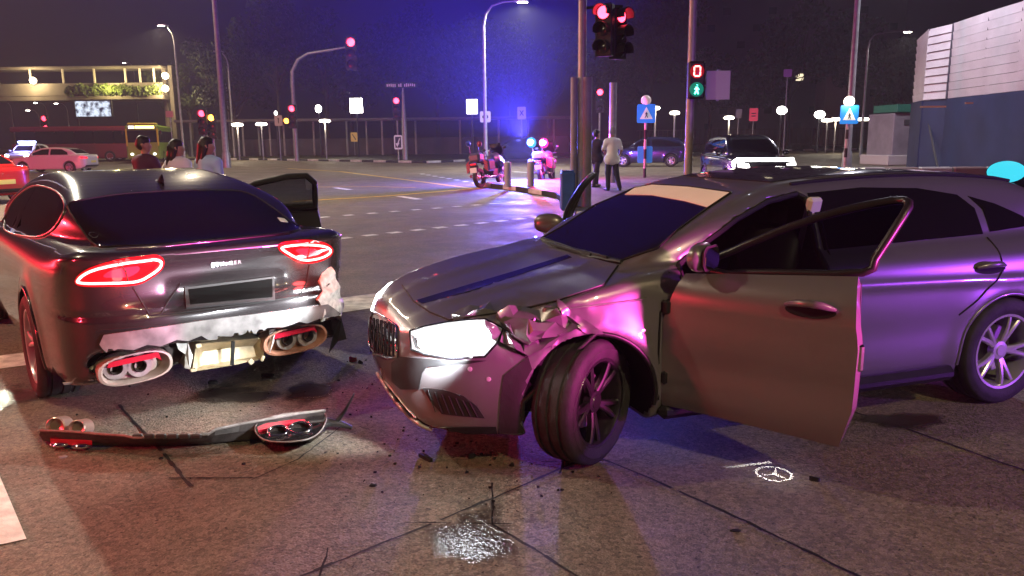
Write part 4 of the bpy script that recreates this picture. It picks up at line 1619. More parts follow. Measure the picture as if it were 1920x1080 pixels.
# both front doors swung open
open_door(M_ROOT, CM0, -1, M_DOOR, M_WIN, (-.875, -.38), R(57), PAINT_M, handle=(-1.09, .86, .22), mirror=(-.56, 1.0, .12))
open_door(M_ROOT, CM0, 1, M_DOOR, M_WIN, (.875, -.38), R(62), PAINT_M, handle=(-1.10, .86, .21), mirror=(-.56, .97, .07))

for wy in (0.0, -2.70):
    for sg in (-1, 1):
        pts = []
        for a in np.linspace(R(-8), R(188), 40):
            p, n = CM0.cast_axis((sg * 2, wy + .352 * math.cos(a), .325 + .352 * math.sin(a)), (-sg, 0, 0))
            if sg < 0 and wy == 0.0 and R(88) > a > R(8):
                continue
            pts.append(p - n * .004)
        obj('arch_lip', MB().tube(pts, .013, 8), PAINT_M if wy else BLACK, M_ROOT, smooth=60)

obj('arch_liner', CM.px_patch([(944, 704), (962, 690), (990, 668), (1000, 700), (990, 812), (934, 812), (938, 750)], 7, off=.004, depth=.01), mat('liner_felt', (.02, .018, .018), .9, bump=.3, bscale=40), M_ROOT, smooth=60)

# ---------------------------------------------------------------- fallen rear diffuser with its twin tail-pipe trims
DIF = mat('diffuser_plastic', (.045, .038, .038), .42, vary=.35, vscale=18, bump=.2, bscale=50)
d_root = thing('bumper_diffuser', 'dark torn-off rear bumper diffuser lying on the road between the two cars', 'car part', gp(350, 815))
o0 = Vector(d_root.location)
edge_u = [(76, 808), (130, 810), (190, 815), (235, 818), (252, 822), (300, 820), (390, 815), (405, 806), (450, 796), (500, 787), (560, 776), (610, 770)]
edge_l = [(80, 826), (130, 836), (190, 836), (235, 836), (252, 836), (300, 836), (390, 832), (405, 830), (450, 826), (500, 824), (560, 826), (605, 806)]
rows = []
for (ux, uy), (lx, ly) in zip(edge_u, edge_l):
    u = gp(ux, uy, .10) - o0
    l = gp(lx, ly, .012) - o0
    b = gp(ux, uy - 4, .012) - o0
    rows.append([b, u, u.lerp(l, .5) + Vector((0, -.02, .012)), l, l + Vector((0, .03, -.006))])
mb = MB()
vs = [p for r_ in rows for p in r_]
n = 5
fs = [(i * n + k, i * n + (k + 1) % n, (i + 1) * n + (k + 1) % n, (i + 1) * n + k) for i in range(len(rows) - 1) for k in range(n)]
fs += [tuple(range(n)), tuple(range((len(rows) - 1) * n, len(rows) * n))]
mb.add(vs, fs)
db = obj('diffuser_panel', mb, DIF, d_root, smooth=35)
pts = [gp(x, y - 1, .105) - o0 for x, y in edge_u]
obj('top_edge', MB().tube(pts, .008, 6), mat('worn_edge', (.20, .17, .16), .4, vary=.3, vscale=30), db, smooth=60)
for k, x in enumerate(range(258, 390, 22)):
    obj('clip', MB().box(gp(x, 818, .11) - o0, (.05, .02, .025), bev=.004), DIF, db)
# right-hand twin trim, facing up to the camera
def ring_trim(cx, cy_, rx, z, tilt, material, parent, th=.006, rzz=0.0):
    c = gp(cx, cy_, z) - o0
    k = (gp(cx + 10, cy_, z) - gp(cx, cy_, z)).length / 10
    Mr = Matrix.Translation(c) @ Matrix.Rotation(rzz, 4, 'Z') @ Matrix.Rotation(tilt, 4, 'X')
    pts = [Mr @ Vector((rx * k * math.cos(a), rx * .72 * k * math.sin(a), 0)) for a in np.linspace(0, 2 * math.pi, 28, endpoint=False)]
    o = obj('tailpipe_ring', MB().tube(pts, th, 8, closed=True), material, parent, smooth=60)
    inner = [Mr @ Vector((rx * k * .95 * math.cos(a), rx * .72 * .95 * k * math.sin(a), -.03)) for a in np.linspace(0, 2 * math.pi, 28, endpoint=False)]
    obj('ring_throat', MB().add(pts + inner, [(i, (i + 1) % 28, 28 + (i + 1) % 28, 28 + i) for i in range(28)] + [tuple(range(28, 56))]), SOOT, o)
    return o
cupP = spline([(478, 808), (490, 790), (530, 778), (590, 772), (612, 780), (604, 806), (580, 824), (535, 830), (496, 826)], 3)
top = [gp(x, y, .085) - o0 for x, y in cupP]
bot = [gp(x, y + 6, .01) - o0 for x, y in cupP]
m_ = len(top)
cu = obj('trim_cup', MB().add(top + bot, [tuple(range(m_)), tuple(range(2 * m_ - 1, m_ - 1, -1))] + [(i, (i + 1) % m_, m_ + (i + 1) % m_, m_ + i) for i in range(m_)]), GLOSSB, d_root, smooth=40)
obj('cup_edge', MB().tube([p + Vector((0, 0, .004)) for p in top], .004, 6, closed=True), mat('worn_edge', (.2, .17, .16), .4), cu)
ring_trim(521, 808, 18, .10, R(25), CHROME, d_root, .007)
ring_trim(563, 802, 20, .10, R(25), CHROME, d_root, .007)
rf = [gp(x, y, z) - o0 for x, y, z in ((482, 800, .10), (500, 793, .105), (545, 787, .105), (572, 786, .105), (572, 792, .10), (540, 795, .10), (505, 802, .10), (484, 807, .095))]
obj('reflector', MB().add(rf + [p - Vector((0, 0, .02)) for p in rf], [tuple(range(8)), tuple(range(15, 7, -1))] + [(i, (i + 1) % 8, 8 + (i + 1) % 8, 8 + i) for i in range(8)]), INREF, d_root)
# left-hand twin pipes, seen end-on over the edge
for cx, cy_, rr in ((121, 798, .055), (161, 801, .048)):
    c = gp(cx, cy_, .06) - o0
    obj('tailpipe_trim', MB().lathe([(rr, 0), (rr, .09), (rr * .9, .095), (rr * .8, .06), (1e-4, .05)], 24, Matrix.Translation(c) @ Matrix.Rotation(R(75), 4, 'X')), mat('copper_trim', (.55, .36, .30), .3, .6), d_root, smooth=40)
for cx, cy_ in ((112, 833), (152, 836)):
    c = gp(cx, cy_, .03) - o0
    obj('chrome_tip', MB().ball(c, .05, 16, 10, (1.05, .6, .32)), CHROME, d_root, smooth=60)
rf2 = [gp(x, y, .06) - o0 for x, y in ((94, 817), (172, 820), (172, 825), (94, 823))]
obj('reflector', MB().add(rf2 + [p - Vector((0, 0, .03)) for p in rf2], [(0, 1, 2, 3), (7, 6, 5, 4), (0, 1, 5, 4), (1, 2, 6, 5), (2, 3, 7, 6), (3, 0, 4, 7)]), INREF, d_root)
# the sprung end strip
obj('loose_strip', MB().tube([gp(598, 800, .04) - o0, gp(632, 790, .05) - o0, gp(648, 768, .16) - o0, gp(664, 738, .30) - o0], [.022, .016, .010, .004], 6), BLACK, d_root, smooth=60)
bd = MB().tube([gp(604, 790, .05) - o0, gp(640, 795, .04) - o0, gp(660, 802, .02) - o0], [.03, .02, .012], 6)
obj('torn_end', bd, DIF, d_root)

# ---------------------------------------------------------------- scattered shards
def shard(px, py, w, l, rz, label, material=None, h=.02):
    p = gp(px, py)
    r = random.Random(px * 7 + py)
    poly = []
    for k in range(6):
        a = 2 * math.pi * k / 6
        rr = r.uniform(.6, 1.1)
        poly.append((w / 2 * rr * math.cos(a), l / 2 * rr * math.sin(a)))
    mbs = MB().prism(poly, 0, h * .5)
    mbs.v = [(x, y, z + (h if i >= 6 else 0) * r.uniform(.0, .8)) for i, (x, y, z) in enumerate(mbs.v)]
    o = obj('debris_shard', mbs, material or BLACK)
    o.location = (p.x, p.y, .001)
    o.rotation_euler = (0, 0, rz)
    return tag(o, label, 'debris', 'broken pieces on the road')


shard(797, 861, .03, .12, .7, 'long black shard on the road below the hatchback bumper')
shard(884, 858, .06, .04, .2, 'small black chip on the road between bumper and front tyre')
shard(960, 874, .03, .03, .4, 'tiny black chip on the road under the steered wheel', h=.012)
shard(662, 678, .08, .035, .3, 'red lamp fragment on the road between the two cars', INREF, .03)
shard(676, 682, .06, .03, -.3, 'black lamp fragment beside the red one on the road')
shard(700, 912, .035, .025, .3, 'dark chip on the open road by the long shard', h=.012)
shard(1380, 996, .05, .03, .1, 'flat dark scrap beside the road joint at the bottom', h=.006)
shard(1528, 902, .06, .02, -.4, 'thin black sliver beside the projected star emblem')
shard(400, 720, .09, .02, .2, 'dark sliver under the tail of the charcoal car')
shard(505, 706, .10, .03, .1, 'dark strip fragment under the exposed exhaust')
shard(118, 858, .05, .03, .5, 'pale scrap in front of the fallen diffuser', mat('pale_scrap', (.4, .38, .36), .5), .01)

# crumbs of glass and plastic nobody could count
cb = MB()
rr = random.Random(3)
for k in range(170):
    zone = rr.random()
    if zone < .45:
        q = gp(rr.gauss(690, 90), rr.uniform(660, 900))
    elif zone < .8:
        q = gp(rr.gauss(900, 130), rr.uniform(830, 960))
    else:
        q = gp(rr.uniform(120, 620), rr.uniform(700, 900))
    s_ = rr.choice((.003, .004, .006, .010))
    n_ = rr.choice((3, 4, 5))
    poly = [(s_ * rr.uniform(.5, 1.2) * math.cos(2 * math.pi * i / n_), s_ * rr.uniform(.5, 1.2) * math.sin(2 * math.pi * i / n_)) for i in range(n_)]
    cb.prism(poly, 0, s_ * rr.uniform(.4, 1), Matrix.Translation((q.x, q.y, .007)) @ Matrix.Rotation(rr.uniform(0, 6), 4, 'Z'))
obj('debris_crumbs', cb, mat('crumb_dark', (.03, .028, .028), .25, vary=.9, vscale=3), kind='stuff')


# ================================================================ other vehicles
RUB = 'tyre'
SEDAN = dict(y0=-2.4, y1=2.4, wheels=(1.38, -1.36), arch=.36, wz=.32,
    side=[(-2.05, .28), (-2.28, .42), (-2.32, .70), (-2.25, .98), (-1.7, 1.02), (0, .97), (1.0, .95), (1.7, .86), (2.2, .72), (2.32, .55), (2.28, .30), (2.0, .20), (-1.5, .20)],
    plan=[(0, -2.33), (.55, -2.28), (.80, -2.05), (.89, -1.4), (.90, 0), (.89, 1.4), (.80, 2.0), (.55, 2.28), (0, 2.35)],
    sec=[(0, .80), (.2, .84), (.4, .89), (.7, .895), (.9, .86), (1.0, .80), (1.3, .5)],
    cside=[(-2.0, .9), (-1.75, 1.05), (-1.2, 1.34), (-.5, 1.44), (.2, 1.42), (.6, 1.32), (1.25, .95), (1.0, .8), (-1.6, .8)],
    csec=[(.7, .88), (.9, .82), (1.0, .78), (1.2, .70), (1.4, .58), (1.6, .42)],
    cplan=[(0, -2.0), (.5, -1.9), (.72, -1.5), (.80, -.6), (.80, .5), (.68, 1.05), (.4, 1.25), (0, 1.3)])
SUV = dict(y0=-2.4, y1=2.4, wheels=(1.36, -1.34), arch=.39, wz=.36,
    side=[(-2.0, .30), (-2.25, .40), (-2.30, .75), (-2.26, 1.1), (-1.7, 1.12), (0, 1.08), (1.0, 1.06), (1.9, .98), (2.22, .82), (2.30, .6), (2.25, .32), (2.0, .24), (-1.5, .24)],
    plan=[(0, -2.31), (.6, -2.27), (.84, -2.05), (.92, -1.4), (.93, 0), (.92, 1.4), (.84, 2.0), (.6, 2.26), (0, 2.32)],
    sec=[(0, .82), (.24, .87), (.5, .92), (.8, .925), (1.0, .89), (1.12, .82), (1.4, .5)],
    cside=[(-2.15, 1.0), (-2.05, 1.2), (-1.8, 1.55), (-1.2, 1.66), (-.2, 1.68), (.35, 1.58), (1.1, 1.08), (.9, .9), (-1.9, .9)],
    csec=[(.8, .90), (1.0, .85), (1.1, .82), (1.3, .76), (1.5, .68), (1.65, .58), (1.8, .45)],
    cplan=[(0, -2.15), (.55, -2.1), (.78, -1.9), (.84, -.9), (.83, .4), (.70, .95), (.4, 1.15), (0, 1.2)])
_body_cache = {}


def bg_car(label, loc, rz, paint, kind='sedan', tail=0.0, head=0.0, h=.04, group=None):
    root = thing('car', label, 'car', loc, rz, group)
    sp = SEDAN if kind == 'sedan' else SUV
    if kind not in _body_cache:
        _body_cache[kind] = surface(car_implicit(sp)[0], (-1.05, -2.45, .08), (1.05, 2.45, 1.8), h)
    vf = _body_cache[kind]
    obj('body', vf, paint, root, smooth=45)
    c = Car(root, vf)
    zb = 1.02 if kind == 'sedan' else 1.14
    zt = 1.34 if kind == 'sedan' else 1.55
    yr = -1.35 if kind == 'sedan' else -1.95
    for sg in (-1, 1):
        obj('side_window', c.side_patch([(-.15, zb), (-.15, zt), (.25, zt - .02), (.75, zb + .12), (.88, zb)], sg, .1, off=.008), GLASS_D, root, smooth=60)
        obj('side_window', c.side_patch([(-.25, zb), (-.25, zt), (-.9, zt - .02), (yr + .12, zb + .14), (yr + .08, zb)], sg, .1, off=.008), GLASS_D, root, smooth=60)
        for wy in sp['wheels']:
            wheel(root, (sg * .78, wy, sp['wz']), sp['wz'], .225, .21, sg, rimmat=ALLOY)
    obj('windscreen', c.end_patch([(-.62, zb + .02), (.62, zb + .02), (.52, zt - .02), (-.52, zt - .02)], 1, .1, off=.008), GLASS_D, root, smooth=60)
    obj('rear_window', c.end_patch([(-.60, zb + .06), (.60, zb + .06), (.50, zt - .02), (-.50, zt - .02)], -1, .1, off=.008), GLASS_D, root, smooth=60)
    zl = .74 if kind == 'sedan' else .88
    for sg in (-1, 1):
        obj('tail_lamp', c.end_patch([(sg * .52, zl + .04), (sg * .80, zl + .04), (sg * .82, zl + .18), (sg * .54, zl + .15)], -1, .06, off=.01),
            mat('tail_red_%d' % int(tail * 10), (.35, .01, .02), .15, emit=(1, .03, .04), estr=tail), root, smooth=60)
        obj('headlight', c.end_patch([(sg * .50, zl - .12), (sg * .80, zl - .08), (sg * .80, zl + .04), (sg * .52, zl)], 1, .06, off=.01),
            mat('head_lamp_%d' % int(head * 10), (.7, .7, .72), .1, emit=(1, .97, .9), estr=head), root, smooth=60)
        mp = MB().ball((sg * .98, .72, zb + .02), .10, 12, 8, (1.0, .6, .7))
        obj('mirror', mp, paint, root, smooth=60)
    obj('number_plate', c.end_patch([(-.25, .55), (.25, .55), (.25, .67), (-.25, .67)], -1, .1, off=.012), mat('plate_yellow', (.75, .62, .12), .5), root)
    obj('bumper_trim', c.end_patch([(-.7, .32), (.7, .32), (.68, .42), (-.68, .42)], -1, .1, off=.008), BLACK, root)
    obj('grille', c.end_patch([(-.4, .45), (.4, .45), (.42, .62), (-.42, .62)], 1, .1, off=.008), BLACK, root)
    return root, c


CREAM = mat('cream_white_paint', (.72, .66, .60), .25, coat=1.0)
REDP = mat('bright_red_paint', (.55, .015, .012), .25, coat=1.0)
DARKP = mat('near_black_paint', (.018, .018, .022), .2, .3, coat=1.0)
DARKB = mat('dark_blue_paint', (.02, .025, .06), .22, .3, coat=1.0)
ORANGE = mat('orange_paint', (.60, .10, .02), .28, coat=1.0)

bg_car('cream white saloon car crossing behind the charcoal car', gp(105, 323), R(88), CREAM, 'sedan', tail=1.5)
p = gp(-18, 384)
bg_car('bright red car half cut off at the edge beyond the charcoal car', (p.x - 1.6, p.y + 1.2, 0), R(62), REDP, 'sedan')
bg_car('dark van-like car parked behind the two police motorcycles', gp(968, 304), R(100), DARKB, 'suv')
bg_car('dark car with a red tail lamp behind the man in white shirt', gp(1215, 312), R(75), DARKB, 'suv', tail=2.5)
dk, dc = bg_car('black car with glaring white light strip behind the hatchback roof', (at(1398, 262, 24).x, 24, 0), R(180), DARKP, 'suv', head=3)
lb = []
for x in np.linspace(-.78, .80, 16):
    q, nn = dc.cast_axis((x, 6, .98), (0, -1, 0))
    lb.append(q + Vector((0, .02, 0)))
obj('light_strip', MB().tube(lb, .055, 8), glow('white_led', (1.0, .99, .92), 25), dk, smooth=60)
obj('lamp_cluster', MB().ball(lb[-1] + Vector((-.02, .02, -.10)), .13, 14, 10, (1.1, .5, 1)), glow('white_led_hot', (1.0, .99, .90), 40), dk, smooth=60)
lamp('headlamp_beam', 'POINT', tuple(lb[-1] + Vector((0, .35, -.05))), 60, (1, .97, .88), .12, dk)
ok_, oc = bg_car('orange car hidden behind the rear of the hatchback', (5.9, 7.6, 0), R(118), ORANGE, 'sedan')
# mirror above the hatchback roof, its cyan reflection put in as emission
mir = thing('wing_mirror', 'oval mirror with a painted cyan reflection above the hatchback tail, edge of picture', 'mirror', at(1886, 322, 5.6))
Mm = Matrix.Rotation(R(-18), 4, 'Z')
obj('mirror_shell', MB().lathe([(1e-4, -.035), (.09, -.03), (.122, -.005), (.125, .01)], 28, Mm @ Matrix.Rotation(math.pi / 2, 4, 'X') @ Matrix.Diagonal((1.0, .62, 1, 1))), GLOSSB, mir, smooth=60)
obj('mirror_face', MB().lathe([(.122, .012), (.08, .018), (1e-4, .02)], 28, Mm @ Matrix.Rotation(math.pi / 2, 4, 'X') @ Matrix.Diagonal((1.0, .62, 1, 1))), mat('cyan_glow_face', (.02, .15, .2), .3, emit=(.05, .75, .92), estr=.95), mir, smooth=60)
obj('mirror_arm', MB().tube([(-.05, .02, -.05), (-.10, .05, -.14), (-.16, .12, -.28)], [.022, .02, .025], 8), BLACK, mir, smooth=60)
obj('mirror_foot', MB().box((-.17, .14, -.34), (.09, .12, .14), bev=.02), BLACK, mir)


# ---------------------------------------------------------------- single-deck bus
bus = thing('bus', 'green and yellow single-deck bus under the footbridge', 'bus', gp(272, 306), R(197))
BG = mat('bus_green', (.22, .34, .03), .4)
BY = mat('bus_yellow', (.62, .50, .04), .4)
obj('body', MB().box((0, -5.2, 1.05), (2.5, 11, 1.5), bev=.12).box((0, -5.2, 2.85), (2.5, 11, .5), bev=.12), BG, bus)
for sx in (-1, 1):
    obj('front_pillar', MB().box((sx * 1.17, .22, 2.1), (.14, .16, 1.4), bev=.03), BY, bus)
    for k in range(6):
        obj('side_window', MB().box((sx * 1.235, -1.0 - k * 1.65, 2.15), (.03, 1.5, .95), bev=.01), GLASS_D, bus)
    obj('headlight', MB().ball((sx * .85, .34, .75), .13, 12, 8, (1, .3, .8)), mat('head_lamp_30', (.7, .7, .72), .1, emit=(1, .97, .9), estr=3), bus)
    obj('mirror', MB().box((sx * 1.42, .4, 2.5), (.18, .1, .32), bev=.04), BLACK, bus)
    for wy in (-2.4, -8.2):
        wheel(bus, (sx * 1.12, wy, .5), .5, .30, .28, sx, rimmat=ALLOY, style='s')
obj('windscreen', MB().box((0, .26, 2.0), (2.2, .06, 1.35), bev=.02), GLASS_D, bus)
sg_ = obj('destination_sign', MB().box((0, .30, 2.92), (2.1, .08, .32), bev=.02), BLACK, bus)
obj('sign_face', MB().box((-.25, .345, 2.92), (1.45, .02, .22)), glow('bus_amber', (1.0, .72, .15), 6), sg_)
obj('route_face', MB().box((.75, .345, 2.92), (.42, .02, .22)), glow('bus_white', (1.0, .95, .75), 3.0), sg_)
obj('roof_fairing', MB().box((0, -.6, 3.18), (2.2, 1.4, .2), bev=.08), BY, bus)
obj('number_plate', MB().box((0, .34, .5), (.5, .02, .12)), mat('paper_white', (.7, .7, .7), .6), bus)
# second bus side further away
bus2 = thing('bus', 'dim bus side with a yellow sign behind the cream car', 'bus', (at(150, 262, 74).x, 74, 0), R(95))
obj('body', MB().box((0, 0, 1.0), (2.5, 11, 1.4), bev=.12).box((0, 0, 2.95), (2.5, 11, .5), bev=.12), mat('bus_maroon', (.18, .03, .03), .4), bus2)
for sx in (-1, 1):
    for k in range(6):
        obj('side_window', MB().box((sx * 1.20, -4.3 + k * 1.7, 2.2), (.06, 1.55, 1.1)), GLASS_D, bus2)
    for wy in (-3, 3):
        wheel(bus2, (sx * 1.12, wy, .5), .5, .30, .28, sx, rimmat=ALLOY, style='s')
obj('side_sign', MB().box((1.27, 1.0, 2.95), (.04, 2.2, .42)), glow('sign_yellow', (1.0, .62, .03), 2.2), bus2)


# ================================================================ people
def capsules(caps, k=.03):
    def f(x, y, z):
        d = None
        for a, b, ra, rb in caps:
            a, b = np.array(a), np.array(b)
            e = b - a
            L = e @ e + 1e-9
            t = np.clip(((x - a[0]) * e[0] + (y - a[1]) * e[1] + (z - a[2]) * e[2]) / L, 0, 1)
            q = np.sqrt((x - a[0] - t * e[0]) ** 2 + (y - a[1] - t * e[1]) ** 2 + (z - a[2] - t * e[2]) ** 2) - (ra + (rb - ra) * t)
            d = q if d is None else smin(d, q, k)
        return d
    return f


def caps_mesh(caps, h=.02, k=.03):
    P = np.array([c[0] for c in caps] + [c[1] for c in caps])
    m = max(max(c[2], c[3]) for c in caps) + .06
    return surface(capsules(caps, k), P.min(0) - m, P.max(0) + m, h, 2)


SKIN = mat('skin', (.36, .20, .13), .55)


def person(label, loc, rz, shirt, trousers, hair, arms, legs, H=1.72, long_hair=False, group='people at the scene', sleeve=.5, head_turn=0.0):
    """standing figure facing +y; arms and legs give joint positions"""
    t = thing('person', label, 'person', loc, rz, group)
    s = H / 1.72
    hip, sh = .92 * s, 1.42 * s
    body, top, low, shoe = [], [], [], []
    # trunk
    body += [((0, 0, hip), (0, 0, 1.15 * s), .13, .125), ((-.11, .0, 1.33 * s), (.11, .0, 1.33 * s), .105, .105), ((0, 0, 1.15 * s), (0, 0, 1.32 * s), .13, .13)]
    top += [((-.075, 0, hip - .06), (.075, 0, hip - .06), .165, .165), ((0, 0, hip), (0, 0, 1.15 * s), .165, .155), ((-.12, 0, 1.34 * s), (.12, 0, 1.34 * s), .115, .115), ((0, 0, 1.15 * s), (0, 0, 1.33 * s), .155, .15)]
    # neck, head with face
    ct, st_ = math.cos(head_turn), math.sin(head_turn)
    hd = lambda x, y, z: (x * ct - y * st_, x * st_ + y * ct, z * s)
    body += [((0, .0, 1.40 * s), hd(0, .015, 1.52), .058, .055), (hd(0, .012, 1.60), hd(0, -.012, 1.645), .082, .088), (hd(0, .055, 1.545), hd(0, .045, 1.60), .045, .06),
             (hd(0, .105, 1.585), hd(0, .092, 1.615), .016, .012), (hd(-.092, .0, 1.595), hd(-.095, -.008, 1.62), .016, .018), (hd(.092, .0, 1.595), hd(.095, -.008, 1.62), .016, .018)]
    hairc = [(hd(0, -.02, 1.66), hd(0, -.03, 1.63), .094, .098), (hd(0, .045, 1.695), hd(0, -.02, 1.70), .055, .07)]
    if long_hair:
        hairc += [(hd(0, -.06, 1.62), hd(0, -.12, 1.36), .085, .06), (hd(-.07, -.02, 1.6), hd(-.08, -.07, 1.40), .04, .03), (hd(.07, -.02, 1.6), hd(.08, -.07, 1.40), .04, .03)]
    for sx, (el, wr) in zip((-1, 1), arms):
        shp = np.array((sx * .185, 0, sh * .955))
        el, wr = np.array(el) * s, np.array(wr) * s
        body += [(tuple(shp), tuple(el), .052, .042), (tuple(el), tuple(wr), .042, .029)]
        e2 = shp + (el - shp) * (1.0 if sleeve >= 1 else sleeve + .25)
        top += [(tuple(shp), tuple(e2), .070, .064)]
        if sleeve >= 1:
            top += [(tuple(el), tuple(el + (wr - el) * .9), .06, .045)]
        d = (wr - el) / np.linalg.norm(wr - el)
        side = np.cross(d, (0, 1, 0))
        side = side / (np.linalg.norm(side) + 1e-6)
        palm = wr + d * .075
        body.append((tuple(wr), tuple(palm), .028, .034))
        for q, ln in zip((-.027, -.009, .009, .027), (.065, .078, .074, .058)):
            b0 = palm + side * q
            body.append((tuple(b0), tuple(b0 + d * ln + np.array((0, .018, 0))), .0105, .009))
        body.append((tuple(wr + d * .03 + side * .03), tuple(wr + d * .085 + side * .058 + np.array((0, .012, 0))), .012, .010))
    for sx, (kn, an) in zip((-1, 1), legs):
        hp = np.array((sx * .085, 0, hip - .02))
        kn, an = np.array(kn) * s, np.array(an) * s
        body += [(tuple(hp), tuple(kn), .082, .056), (tuple(kn), tuple(an), .056, .038)]
        low += [(tuple(hp), tuple(kn), .105, .078), (tuple(kn), tuple(an + np.array((0, 0, .02))), .078, .062)]
        toe = an + np.array((sx * .03, .16, -.045))
        body.append((tuple(an), tuple(toe), .035, .03))
        shoe.append((tuple(an + np.array((0, -.03, -.045))), tuple(toe), .046, .04))
    low += [((-.06, 0, hip), (.06, 0, hip), .135, .135)]
    obj('body', caps_mesh(body, .016, .02), SKIN, t, smooth=80)
    obj('shirt', caps_mesh(top, .022, .05), shirt, t, smooth=80)
    obj('trousers', caps_mesh(low, .022, .04), trousers, t, smooth=80)
    obj('hair', caps_mesh(hairc, .018, .03), hair, t, smooth=80)
    for q in shoe:
        obj('shoe', caps_mesh([q], .018, .02), BLACK, t, smooth=80)
    return t


STAND = (((-.09, .02, .48), (-.10, .0, .07)), ((.09, .0, .48), (.11, -.02, .07)))
DOWN = (((-.26, -.02, 1.12), (-.24, .10, .88)), ((.26, -.02, 1.12), (.24, .10, .88)))
HAIR = mat('dark_hair', (.012, .009, .008), .5, bump=.5, bscale=80)
GREYH = mat('grey_hair', (.25, .23, .24), .6)
DENIM = mat('dark_trousers', (.03, .03, .045), .8)
z_i = .135
p = gp(1147, 357, z_i)
person('man in loose white shirt and dark trousers standing back turned on the island', p, R(12), mat('white_cotton', (.82, .80, .80), .8, bump=.3, bscale=12), DENIM, GREYH,
       (((-.24, .06, 1.13), (-.13, .22, 1.02)), ((.27, .0, 1.12), (.24, .14, .92))), (((-.10, .05, .49), (-.11, .0, .07)), ((.12, -.02, .48), (.20, -.10, .07))), 1.76, sleeve=.55)
p = gp(1118, 350, z_i)
person('officer in dark uniform bending behind the signal pole beside the white-shirted man', p, R(-60), mat('uniform_navy', (.02, .022, .04), .8), DENIM, HAIR,
       (((-.24, .16, 1.14), (-.14, .38, 1.08)), ((.24, .16, 1.14), (.15, .38, 1.10))), (((-.12, .10, .48), (-.16, .12, .07)), ((.13, -.10, .48), (.20, -.24, .07))), 1.70, sleeve=1)
Yp = 12.3
for px, lab, sc_, hr, lh, turn, Hh in ((243, 'person in dark maroon top standing beyond the charcoal car, nearest the bus', (.06, .015, .04), HAIR, False, -.9, 1.68),
                               (312, 'woman in white top with long dark hair beyond the charcoal car', (.62, .58, .66), HAIR, True, -.9, 1.62),
                               (380, 'person in pale blue top looking sideways beyond the charcoal car', (.35, .52, .72), HAIR, True, -.9, 1.65)):
    person(lab, (at(px, 290, Yp).x, Yp + (px % 7) * .1, 0), R(-25), mat('top_%d' % px, sc_, .8, bump=.3, bscale=12), DENIM, hr, DOWN if px != 243 else (((-.25, .06, 1.14), (-.10, .26, 1.25)), ((.25, .06, 1.14), (.10, .28, 1.25))), STAND, Hh, long_hair=lh, head_turn=turn)


